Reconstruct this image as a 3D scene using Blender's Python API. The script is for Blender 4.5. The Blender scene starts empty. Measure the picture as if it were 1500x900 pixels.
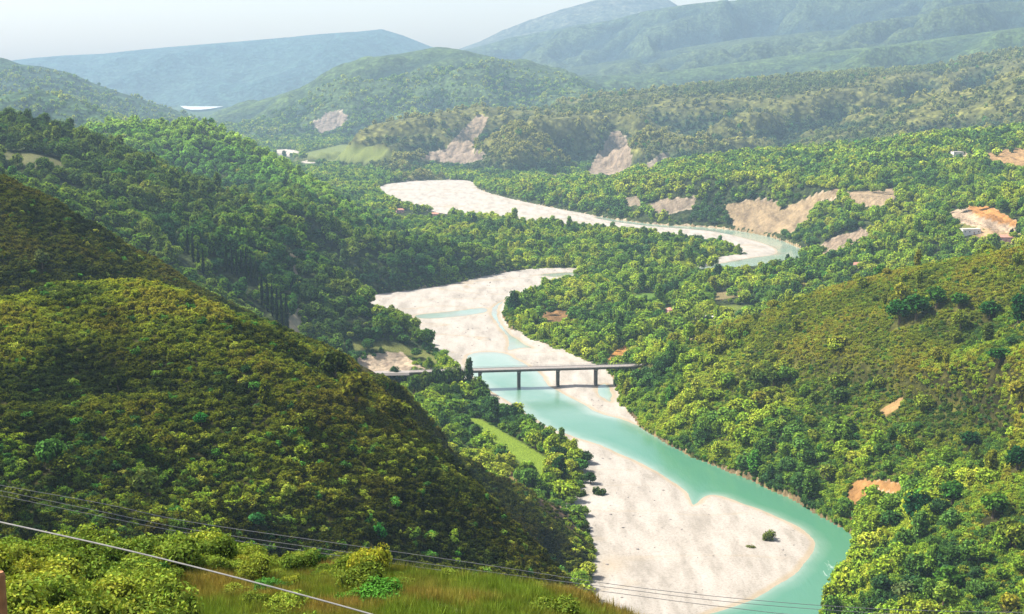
import bpy, bmesh, math, random
import numpy as np
from mathutils import Vector, Matrix

S = bpy.context.scene
rng = np.random.default_rng(7)
random.seed(7)

# ------------------------------------------------------------------ camera, sky, sun, exposure
CAMZ = 200.0                      # the camera stands 200 m above the river
FPX = 2060.0                      # focal length in pixels of the 1500 px wide photograph
PITCH = math.atan(340 / FPX)
cam_d = bpy.data.cameras.new("camera")
cam_d.sensor_width = 36.0
cam_d.lens = 36.0 * FPX / 1500
cam_d.clip_start = 0.5
cam_d.clip_end = 60000
cam = bpy.data.objects.new("camera", cam_d)
cam.location = (0, 0, CAMZ)
cam.rotation_euler = (math.pi / 2 - PITCH, 0, 0)
S.collection.objects.link(cam)
S.camera = cam

SUN_AZ = math.radians(-76)        # clockwise from +Y
SUN_EL = math.radians(51)
W = bpy.data.worlds.new("World")
S.world = W
W.use_nodes = True
wn = W.node_tree
sky = wn.nodes.new("ShaderNodeTexSky")
sky.sky_type = 'NISHITA'
sky.sun_disc = False
sky.sun_elevation = SUN_EL
sky.sun_rotation = SUN_AZ
sky.altitude = 0
sky.air_density = 1.0
sky.dust_density = 2.2
sky.ozone_density = 0.6
skt = wn.nodes.new("ShaderNodeVectorMath"); skt.operation = 'MULTIPLY'; skt.inputs[1].default_value = (1.18, 1.0, 0.90)
wn.links.new(sky.outputs[0], skt.inputs[0]); wn.links.new(skt.outputs[0], wn.nodes["Background"].inputs[0])
wn.nodes["Background"].inputs[1].default_value = 0.12

sd = bpy.data.lights.new("sun", 'SUN')
sd.energy = 5.0
sd.angle = math.radians(0.5)
sd.color = (1.0, 0.95, 0.86)
so = bpy.data.objects.new("sun", sd)
sdir = Vector((math.sin(SUN_AZ) * math.cos(SUN_EL), math.cos(SUN_AZ) * math.cos(SUN_EL), math.sin(SUN_EL)))
so.rotation_euler = sdir.to_track_quat('Z', 'Y').to_euler()
so.location = (0, 0, 1500)
S.collection.objects.link(so)

S.view_settings.view_transform = 'Standard'
S.view_settings.look = 'None'
S.view_settings.exposure = 1.0
S.view_settings.gamma = 1.0
S.cycles.use_denoising = True
S.cycles.max_bounces = 5
S.cycles.diffuse_bounces = 2
S.cycles.glossy_bounces = 2
S.cycles.transmission_bounces = 2
S.cycles.volume_bounces = 1
S.cycles.transparent_max_bounces = 6
S.cycles.volume_step_rate = 10.0

HAZE_DENSITY = 7.2e-5
HAZE_COLOR = (0.53, 0.76, 0.98)
HAZE_ANISO = 0.1

# ------------------------------------------------------------------ helpers
cp, sp_ = math.cos(PITCH), math.sin(PITCH)

def ray(u, v):
    x = (u - 750) / FPX
    y = -(v - 450) / FPX
    return x, cp + y * sp_, -sp_ + y * cp

def P(u, v, Y):
    "world point that lies at depth Y along the sight line of photo pixel u, v"
    x, y, z = ray(u, v)
    return (x / y * Y, Y, CAMZ + z / y * Y)

def G(u, v, z=0.0):
    "world x, y where the sight line of pixel u, v meets height z"
    x, y, zz = ray(u, v)
    t = (z - CAMZ) / zz
    return (x * t, y * t)

def proj(X, Y, Z):
    "photo pixel of world points"
    dz = Z - CAMZ
    d = Y * cp - dz * sp_
    up = Y * sp_ + dz * cp
    d = np.maximum(d, 0.01)
    return 750 + FPX * X / d, 450 - FPX * up / d

def smooth(a, b, x):
    t = np.clip((x - a) / (b - a), 0, 1)
    return t * t * (3 - 2 * t)

_perm = np.random.default_rng(3).permutation(65536).astype(np.int64)
_ang = np.random.default_rng(4).random(65536) * 2 * math.pi
_gx, _gy = np.cos(_ang), np.sin(_ang)

def perlin(x, y):
    xi = np.floor(x).astype(np.int64); yi = np.floor(y).astype(np.int64)
    xf = x - xi; yf = y - yi
    u = xf * xf * xf * (xf * (xf * 6 - 15) + 10); v = yf * yf * yf * (yf * (yf * 6 - 15) + 10)
    def g(ix, iy, dx, dy):
        h = _perm[(_perm[ix & 65535] + iy) & 65535]
        return _gx[h] * dx + _gy[h] * dy
    a = g(xi, yi, xf, yf); b = g(xi + 1, yi, xf - 1, yf)
    c = g(xi, yi + 1, xf, yf - 1); d = g(xi + 1, yi + 1, xf - 1, yf - 1)
    return (a + u * (b - a)) * (1 - v) + (c + u * (d - c)) * v

def fbm(x, y, scale, oct=4, seed=0):
    s = 0; a = 1.0; f = 1.0 / scale; t = 0
    for k in range(oct):
        s = s + a * perlin(x * f + 17.3 * k + seed * 31.7, y * f - 9.1 * k + seed * 57.1); t += a
        a *= 0.5; f *= 2.03
    return s / t * 1.6

def ridged(x, y, scale, oct=4, seed=0):
    s = 0; a = 1.0; f = 1.0 / scale; t = 0
    for k in range(oct):
        n = 1 - np.abs(perlin(x * f + 11.3 * k + seed * 13.7, y * f + 7.7 * k + seed * 71.3)) * 2
        s = s + a * n; t += a
        a *= 0.5; f *= 2.1
    return s / t

def sdf(px, py, poly):
    "signed distance to a closed polygon, negative inside"
    poly = np.asarray(poly, float)
    shape = px.shape
    px = px.ravel(); py = py.ravel()
    d2 = np.full(px.shape, 1e18); inside = np.zeros(px.shape, bool)
    n = len(poly)
    for i in range(n):
        ax, ay = poly[i]; bx, by = poly[(i + 1) % n]
        ex, ey = bx - ax, by - ay
        wx, wy = px - ax, py - ay
        t = np.clip((wx * ex + wy * ey) / max(ex * ex + ey * ey, 1e-12), 0, 1)
        dx, dy = wx - ex * t, wy - ey * t
        d2 = np.minimum(d2, dx * dx + dy * dy)
        c = ((ay > py) != (by > py)) & (px < (bx - ax) * (py - ay) / ((by - ay) if by != ay else 1e-12) + ax)
        inside ^= c
    d = np.sqrt(d2)
    return np.where(inside, -d, d).reshape(shape)

def subdiv(poly, n=4):
    "smooth a closed polygon with Chaikin cuts"
    p = np.asarray(poly, float)
    for _ in range(n):
        q = np.roll(p, -1, 0)
        p = np.stack([p * .75 + q * .25, p * .25 + q * .75], 1).reshape(-1, 2)
    return p

def link(o, **props):
    S.collection.objects.link(o)
    for k, v in props.items():
        o[k] = v
    return o

def mesh_from(name, verts, quads=None, tris=None, smooth_shade=True):
    me = bpy.data.meshes.new(name)
    verts = np.ascontiguousarray(verts, dtype=np.float32)
    me.vertices.add(len(verts)); me.vertices.foreach_set("co", verts.ravel())
    idx = []; tot = []
    if quads is not None and len(quads):
        idx.append(np.asarray(quads, np.int32).ravel()); tot.append(np.full(len(quads), 4, np.int32))
    if tris is not None and len(tris):
        idx.append(np.asarray(tris, np.int32).ravel()); tot.append(np.full(len(tris), 3, np.int32))
    idx = np.concatenate(idx); tot = np.concatenate(tot)
    me.loops.add(len(idx)); me.loops.foreach_set("vertex_index", idx)
    me.polygons.add(len(tot))
    st = np.concatenate([[0], np.cumsum(tot)[:-1]]).astype(np.int32)
    me.polygons.foreach_set("loop_start", st); me.polygons.foreach_set("loop_total", tot)
    if smooth_shade:
        me.polygons.foreach_set("use_smooth", np.ones(len(tot), bool))
    me.update(calc_edges=True)
    return me

def add_attr(me, name, data, kind='FLOAT', dom='POINT'):
    a = me.attributes.new(name, kind, dom)
    key = 'value' if kind in ('FLOAT', 'INT') else ('color' if kind == 'FLOAT_COLOR' else 'vector')
    a.data.foreach_set(key, np.ascontiguousarray(data, dtype=np.float32 if kind != 'INT' else np.int32).ravel())

def bm_obj(name, bm, mat, parent=None, **props):
    me = bpy.data.meshes.new(name)
    bm.to_mesh(me); bm.free()
    me.materials.append(mat)
    o = bpy.data.objects.new(name, me)
    link(o, **props)
    if parent is not None:
        o.parent = parent
    return o

def box(bm, cx, cy, cz, sx, sy, sz, rot=0.0, bev=0.0):
    r = bmesh.ops.create_cube(bm, size=1.0)
    vs = r['verts']
    M = Matrix.Translation((cx, cy, cz)) @ Matrix.Rotation(rot, 4, 'Z') @ Matrix.Diagonal((sx, sy, sz, 1))
    bmesh.ops.transform(bm, matrix=M, verts=vs)
    if bev:
        es = list({e for v in vs for e in v.link_edges})
        bmesh.ops.bevel(bm, geom=es, offset=bev, segments=1, affect='EDGES')

def tube(bm, pts, rad, seg=6, cap=True):
    "tube along a list of points, rad a number or one per point"
    pts = [Vector(p) for p in pts]
    rings = []
    for i, p in enumerate(pts):
        d = (pts[min(i + 1, len(pts) - 1)] - pts[max(i - 1, 0)]).normalized()
        a = d.orthogonal().normalized() if abs(d.z) > 0.95 else d.cross(Vector((0, 0, 1))).normalized()
        b = d.cross(a)
        r = rad[i] if hasattr(rad, '__len__') else rad
        rings.append([bm.verts.new(p + (a * math.cos(2 * math.pi * k / seg) + b * math.sin(2 * math.pi * k / seg)) * r) for k in range(seg)])
    for i in range(len(rings) - 1):
        for k in range(seg):
            bm.faces.new((rings[i][k], rings[i][(k + 1) % seg], rings[i + 1][(k + 1) % seg], rings[i + 1][k]))
    if cap:
        bm.faces.new(rings[0][::-1]); bm.faces.new(rings[-1])

# ------------------------------------------------------------------ materials
def new_mat(name):
    m = bpy.data.materials.new(name); m.use_nodes = True
    nt = m.node_tree
    return m, nt, nt.nodes, nt.links, nt.nodes["Principled BSDF"]

def ramp(nodes, stops):
    r = nodes.new("ShaderNodeValToRGB")
    el = r.color_ramp.elements
    while len(el) < len(stops):
        el.new(0.5)
    for e, (p, c) in zip(el, stops):
        e.position = p; e.color = (*c, 1)
    return r

def simple_mat(name, col, rough=0.8, var=0.15, scale=1.0, metal=0.0):
    m, nt, N, L, b = new_mat(name)
    tc = N.new("ShaderNodeTexCoord"); no = N.new("ShaderNodeTexNoise")
    no.inputs['Scale'].default_value = scale; no.inputs['Detail'].default_value = 6
    L.new(tc.outputs['Object'], no.inputs['Vector'])
    r = ramp(N, [(0.3, tuple(c * (1 - var) for c in col)), (0.7, tuple(min(1, c * (1 + var)) for c in col))])
    L.new(no.outputs[0], r.inputs[0]); L.new(r.outputs[0], b.inputs['Base Color'])
    b.inputs['Roughness'].default_value = rough
    b.inputs['Metallic'].default_value = metal
    bp = N.new("ShaderNodeBump"); bp.inputs['Strength'].default_value = 0.3; bp.inputs['Distance'].default_value = 0.05
    L.new(no.outputs[0], bp.inputs['Height']); L.new(bp.outputs[0], b.inputs['Normal'])
    return m

def foliage_mat():
    "colour of the plant comes from its own 'tint', varied leaf by leaf"
    m = bpy.data.materials.new("foliage"); m.use_nodes = True
    nt = m.node_tree; N, L = nt.nodes, nt.links
    N.clear()
    out = N.new("ShaderNodeOutputMaterial")
    t = N.new("ShaderNodeAttribute"); t.attribute_type = 'INSTANCER'; t.attribute_name = "tint"
    s = N.new("ShaderNodeAttribute"); s.attribute_type = 'GEOMETRY'; s.attribute_name = "leafvar"
    mul = N.new("ShaderNodeVectorMath"); mul.operation = 'MULTIPLY'
    L.new(t.outputs['Vector'], mul.inputs[0]); L.new(s.outputs['Vector'], mul.inputs[1])
    d = N.new("ShaderNodeBsdfDiffuse"); tr = N.new("ShaderNodeBsdfTranslucent")
    L.new(mul.outputs[0], d.inputs['Color'])
    warm = N.new("ShaderNodeVectorMath"); warm.operation = 'MULTIPLY'
    warm.inputs[1].default_value = (1.25, 1.15, 0.5)
    L.new(mul.outputs[0], warm.inputs[0]); L.new(warm.outputs[0], tr.inputs['Color'])
    mix = N.new("ShaderNodeMixShader"); mix.inputs[0].default_value = 0.2
    L.new(d.outputs[0], mix.inputs[1]); L.new(tr.outputs[0], mix.inputs[2])
    L.new(mix.outputs[0], out.inputs['Surface'])
    return m
M_FOL = foliage_mat()
M_BARK = simple_mat("bark", (0.13, 0.09, 0.06), 0.95, 0.35, 3.0)

def terrain_mat():
    m, nt, N, L, b = new_mat("terrain")
    g = N.new("ShaderNodeNewGeometry")
    col = N.new("ShaderNodeAttribute"); col.attribute_name = "gcol"
    bare = N.new("ShaderNodeAttribute"); bare.attribute_name = "bare"
    far = N.new("ShaderNodeAttribute"); far.attribute_name = "clump"     # size of the woodland mottling
    # woodland mottling: crowns seen as clumps
    v1 = N.new("ShaderNodeTexVoronoi"); v1.inputs['Scale'].default_value = 1.0; v1.feature = 'F1'
    sc = N.new("ShaderNodeVectorMath"); sc.operation = 'SCALE'
    L.new(g.outputs['Position'], sc.inputs[0]); L.new(far.outputs['Fac'], sc.inputs['Scale'])
    L.new(sc.outputs[0], v1.inputs['Vector'])
    n1 = N.new("ShaderNodeTexNoise"); n1.inputs['Scale'].default_value = 0.35; n1.inputs['Detail'].default_value = 8
    n1.inputs['Roughness'].default_value = 0.65
    L.new(sc.outputs[0], n1.inputs['Vector'])
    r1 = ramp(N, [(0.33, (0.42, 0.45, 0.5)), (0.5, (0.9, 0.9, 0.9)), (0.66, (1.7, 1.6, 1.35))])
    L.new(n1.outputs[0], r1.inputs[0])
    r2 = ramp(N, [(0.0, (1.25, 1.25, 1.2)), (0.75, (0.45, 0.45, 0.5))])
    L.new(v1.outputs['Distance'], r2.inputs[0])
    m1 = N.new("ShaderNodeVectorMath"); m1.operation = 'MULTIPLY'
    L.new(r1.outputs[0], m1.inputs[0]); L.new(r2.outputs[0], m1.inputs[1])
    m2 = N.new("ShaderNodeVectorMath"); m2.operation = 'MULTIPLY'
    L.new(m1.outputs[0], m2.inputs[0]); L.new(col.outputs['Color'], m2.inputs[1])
    # bare rock and earth with run-off streaks
    mp = N.new("ShaderNodeMapping"); mp.inputs['Scale'].default_value = (0.09, 0.03, 0.02)
    L.new(g.outputs['Position'], mp.inputs[0])
    n2 = N.new("ShaderNodeTexNoise"); n2.inputs['Scale'].default_value = 1.0; n2.inputs['Detail'].default_value = 9
    n2.inputs['Roughness'].default_value = 0.7
    L.new(mp.outputs[0], n2.inputs['Vector'])
    r3 = ramp(N, [(0.34, (0.5, 0.48, 0.5)), (0.5, (1.0, 0.98, 0.95)), (0.64, (1.4, 1.35, 1.25))])
    L.new(n2.outputs[0], r3.inputs[0])
    bc = N.new("ShaderNodeAttribute"); bc.attribute_name = "bcol"
    m3 = N.new("ShaderNodeVectorMath"); m3.operation = 'MULTIPLY'
    L.new(r3.outputs[0], m3.inputs[0]); L.new(bc.outputs['Color'], m3.inputs[1])
    # ragged edge of the bare ground
    n3 = N.new("ShaderNodeTexNoise"); n3.inputs['Scale'].default_value = 0.12; n3.inputs['Detail'].default_value = 7
    L.new(g.outputs['Position'], n3.inputs['Vector'])
    n4 = N.new("ShaderNodeTexNoise"); n4.inputs['Scale'].default_value = 0.03; n4.inputs['Detail'].default_value = 4
    L.new(g.outputs['Position'], n4.inputs['Vector'])
    a0 = N.new("ShaderNodeMath"); a0.operation = 'MULTIPLY_ADD'; a0.inputs[1].default_value = 0.9; a0.inputs[2].default_value = -0.45
    L.new(n4.outputs[0], a0.inputs[0])
    a1 = N.new("ShaderNodeMath"); a1.operation = 'ADD'
    L.new(a0.outputs[0], a1.inputs[0]); L.new(n3.outputs[0], a1.inputs[1])
    ad = N.new("ShaderNodeMath"); ad.operation = 'ADD'
    L.new(bare.outputs['Fac'], ad.inputs[0]); L.new(a1.outputs[0], ad.inputs[1])
    th = N.new("ShaderNodeMapRange"); th.inputs['From Min'].default_value = 0.94; th.inputs['From Max'].default_value = 1.06
    L.new(ad.outputs[0], th.inputs['Value'])
    mx = N.new("ShaderNodeMix"); mx.data_type = 'RGBA'
    L.new(th.outputs[0], mx.inputs['Factor']); L.new(m2.outputs[0], mx.inputs[6]); L.new(m3.outputs[0], mx.inputs[7])
    L.new(mx.outputs[2], b.inputs['Base Color'])
    b.inputs['Roughness'].default_value = 1.0; b.inputs['Specular IOR Level'].default_value = 0.1
    # relief of the crowns
    inv = N.new("ShaderNodeMath"); inv.operation = 'DIVIDE'; inv.inputs[0].default_value = 0.8
    L.new(far.outputs['Fac'], inv.inputs[1])
    h = N.new("ShaderNodeMath"); h.operation = 'SUBTRACT'
    L.new(n1.outputs[0], h.inputs[0]); 
    hv = N.new("ShaderNodeMath"); hv.operation = 'MULTIPLY'; hv.inputs[1].default_value = 0.45
    L.new(v1.outputs['Distance'], hv.inputs[0]); L.new(hv.outputs[0], h.inputs[1])
    bp = N.new("ShaderNodeBump"); bp.inputs['Strength'].default_value = 0.9
    L.new(h.outputs[0], bp.inputs['Height']); L.new(inv.outputs[0], bp.inputs['Distance'])
    L.new(bp.outputs[0], b.inputs['Normal'])
    return m
M_TER = terrain_mat()

def gravel_mat():
    m, nt, N, L, b = new_mat("river_gravel")
    g = N.new("ShaderNodeNewGeometry")
    wet = N.new("ShaderNodeAttribute"); wet.attribute_name = "wet"
    mpg = N.new("ShaderNodeMapping"); mpg.inputs['Rotation'].default_value = (0, 0, 0.6); mpg.inputs['Scale'].default_value = (1.6, .35, 1)
    L.new(g.outputs['Position'], mpg.inputs[0])
    n1 = N.new("ShaderNodeTexNoise"); n1.inputs['Scale'].default_value = 0.07; n1.inputs['Detail'].default_value = 9; n1.inputs['Roughness'].default_value = 0.62
    L.new(mpg.outputs[0], n1.inputs['Vector'])
    n2 = N.new("ShaderNodeTexNoise"); n2.inputs['Scale'].default_value = 1.1; n2.inputs['Detail'].default_value = 10
    n2.inputs['Roughness'].default_value = 0.75
    L.new(g.outputs['Position'], n2.inputs['Vector'])
    r1 = ramp(N, [(0.35, (0.26, 0.235, 0.195)), (0.50, (0.345, 0.315, 0.268)), (0.66, (0.40, 0.368, 0.32))])
    L.new(n1.outputs[0], r1.inputs[0])
    r2 = ramp(N, [(0.32, (0.62, 0.6, 0.58)), (0.5, (1.0, 1.0, 1.0)), (0.68, (1.12, 1.12, 1.12))])
    L.new(n2.outputs[0], r2.inputs[0])
    mu = N.new("ShaderNodeVectorMath"); mu.operation = 'MULTIPLY'
    L.new(r1.outputs[0], mu.inputs[0]); L.new(r2.outputs[0], mu.inputs[1])
    mx = N.new("ShaderNodeMix"); mx.data_type = 'RGBA'; mx.inputs[7].default_value = (0.30, 0.23, 0.13, 1)
    L.new(wet.outputs['Fac'], mx.inputs['Factor']); L.new(mu.outputs[0], mx.inputs[6])
    L.new(mx.outputs[2], b.inputs['Base Color']); b.inputs['Roughness'].default_value = 0.95
    bp = N.new("ShaderNodeBump"); bp.inputs['Strength'].default_value = 0.6; bp.inputs['Distance'].default_value = 0.4
    L.new(n2.outputs[0], bp.inputs['Height']); L.new(bp.outputs[0], b.inputs['Normal'])
    return m

def water_mat():
    m, nt, N, L, b = new_mat("river_water")
    g = N.new("ShaderNodeNewGeometry")
    dep = N.new("ShaderNodeAttribute"); dep.attribute_name = "depth"
    n1 = N.new("ShaderNodeTexNoise"); n1.inputs['Scale'].default_value = 0.03; n1.inputs['Detail'].default_value = 6
    L.new(g.outputs['Position'], n1.inputs['Vector'])
    ad = N.new("ShaderNodeMath"); ad.operation = 'MULTIPLY_ADD'; ad.inputs[1].default_value = 0.5
    L.new(n1.outputs[0], ad.inputs[0]); L.new(dep.outputs['Fac'], ad.inputs[2])
    r = ramp(N, [(0.20, (0.27, 0.26, 0.20)), (0.36, (0.25, 0.325, 0.265)), (0.66, (0.12, 0.235, 0.165)), (1.0, (0.07, 0.20, 0.125))])
    L.new(ad.outputs[0], r.inputs[0])
    # riffles: streaks of broken water
    mp = N.new("ShaderNodeMapping"); mp.inputs['Scale'].default_value = (0.55, 0.10, 1); mp.inputs['Rotation'].default_value = (0, 0, 0.5)
    L.new(g.outputs['Position'], mp.inputs[0])
    n2 = N.new("ShaderNodeTexNoise"); n2.inputs['Scale'].default_value = 1.0; n2.inputs['Detail'].default_value = 6; n2.inputs['Roughness'].default_value = 0.7
    L.new(mp.outputs[0], n2.inputs['Vector'])
    rf = N.new("ShaderNodeAttribute"); rf.attribute_name = "riffle"
    a2 = N.new("ShaderNodeMath"); a2.operation = 'ADD'
    L.new(n2.outputs[0], a2.inputs[0]); L.new(rf.outputs['Fac'], a2.inputs[1])
    th = N.new("ShaderNodeMapRange"); th.inputs['From Min'].default_value = 0.92; th.inputs['From Max'].default_value = 1.15; th.inputs['To Max'].default_value = 0.8
    L.new(a2.outputs[0], th.inputs['Value'])
    mx = N.new("ShaderNodeMix"); mx.data_type = 'RGBA'; mx.inputs[7].default_value = (0.7, 0.75, 0.72, 1)
    L.new(th.outputs[0], mx.inputs['Factor']); L.new(r.outputs[0], mx.inputs[6])
    L.new(mx.outputs[2], b.inputs['Base Color'])
    b.inputs['Roughness'].default_value = 0.12
    b.inputs['IOR'].default_value = 1.33
    bp = N.new("ShaderNodeBump"); bp.inputs['Strength'].default_value = 0.5; bp.inputs['Distance'].default_value = 0.25
    L.new(n2.outputs[0], bp.inputs['Height']); L.new(bp.outputs[0], b.inputs['Normal'])
    return m

# ------------------------------------------------------------------ river plan (all on the valley floor, z = 0)
def gp(pts, z=0.0, n=2):
    return subdiv([G(u, v, z) for u, v in pts], n)

BED = gp([(505, 437), (560, 433), (640, 423), (700, 409), (770, 396), (840, 394), (900, 399), (1000, 397), (1030, 388), (1060, 376), (1105, 374),
          (1060, 361), (1040, 356), (950, 348), (880, 340), (800, 334), (700, 320), (620, 309), (575, 296), (545, 275), (600, 266), (690, 264),
          (694, 277), (730, 289), (790, 302), (860, 316), (960, 330), (1040, 333), (1100, 341), (1150, 353), (1192, 374), (1180, 384),
          (1100, 395), (1000, 402), (900, 405), (850, 404), (815, 412), (770, 430), (740, 447), (733, 468), (760, 490), (810, 512), (860, 532), (895, 548),
          (905, 575), (912, 600), (945, 632), (990, 658), (1050, 685), (1100, 704), (1160, 733), (1205, 757), (1250, 780), (1254, 805), (1232, 835),
          (1212, 880), (1200, 930), (1190, 1010), (850, 1010), (868, 930), (862, 880), (872, 830), (864, 795), (856, 765), (838, 738), (858, 718), (866, 695), (858, 672), (845, 655), (822, 640), (795, 628),
          (752, 606), (712, 584), (676, 566), (664, 535), (628, 506), (588, 482), (548, 460), (500, 444)])
WATER = [gp(p) for p in (
    # upper reach and the outside of the far bend
    [(860, 318), (900, 326), (960, 333), (1040, 338), (1100, 352), (1130, 362), (1140, 372), (1095, 378), (1050, 386), (1010, 394), (960, 398), (900, 400),
     (845, 402), (812, 408), (790, 403), (760, 408), (800, 400), (850, 398), (900, 402), (1000, 404), (1100, 398), (1195, 388), (1200, 370), (1150, 350), (1100, 338), (1040, 331), (960, 327), (890, 318)],
    # braid across the wide bar, then the green lower channel past the bridge and round the bend
    [(712, 452), (735, 440), (748, 436), (728, 455), (742, 482), (765, 500), (790, 512), (765, 510), (748, 516), (735, 514), (745, 500), (722, 474)],
    [(675, 516), (740, 514), (765, 528), (800, 548), (805, 562), (825, 574), (860, 592), (885, 606), (912, 612), (952, 627), (996, 648), (1056, 673), (1106, 690), (1166, 718), (1216, 739), (1295, 770),
     (1275, 830), (1285, 930), (1250, 1010), (960, 1010), (960, 925), (1010, 903), (1080, 882), (1130, 858), (1170, 828), (1188, 800), (1178, 782), (1140, 762), (1100, 745), (1050, 728), (1038, 728), (1025, 742), (1008, 746),
     (1000, 720), (960, 694), (900, 664), (860, 648), (830, 640), (790, 624), (750, 596), (712, 572), (680, 548)],
    [(895, 560), (906, 588), (890, 592), (868, 578), (872, 563)],
    [(600, 461), (660, 456), (712, 449), (724, 457), (690, 463), (640, 468), (604, 467)],
)]
FARWATER = [gp(p, 14.0, 1) for p in ([(262, 154), (290, 150), (342, 150), (334, 155), (300, 161), (272, 161)],)]
FARBED = [gp(p) for p in ([(395, 222), (425, 220), (441, 226), (436, 233), (415, 231)], [(436, 236), (462, 237), (466, 241), (444, 242)])]

def bed_noise(x, y):
    return fbm(x, y, 28, 4, 5) * 3.0

def bed_sdf(x, y):
    return sdf(x, y, BED) + bed_noise(x, y)

def water_sdf(x, y):
    d = np.full(x.shape, 1e9)
    for w in WATER:
        d = np.minimum(d, sdf(x, y, w))
    return d + fbm(x, y, 18, 4, 8) * 1.6

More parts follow.
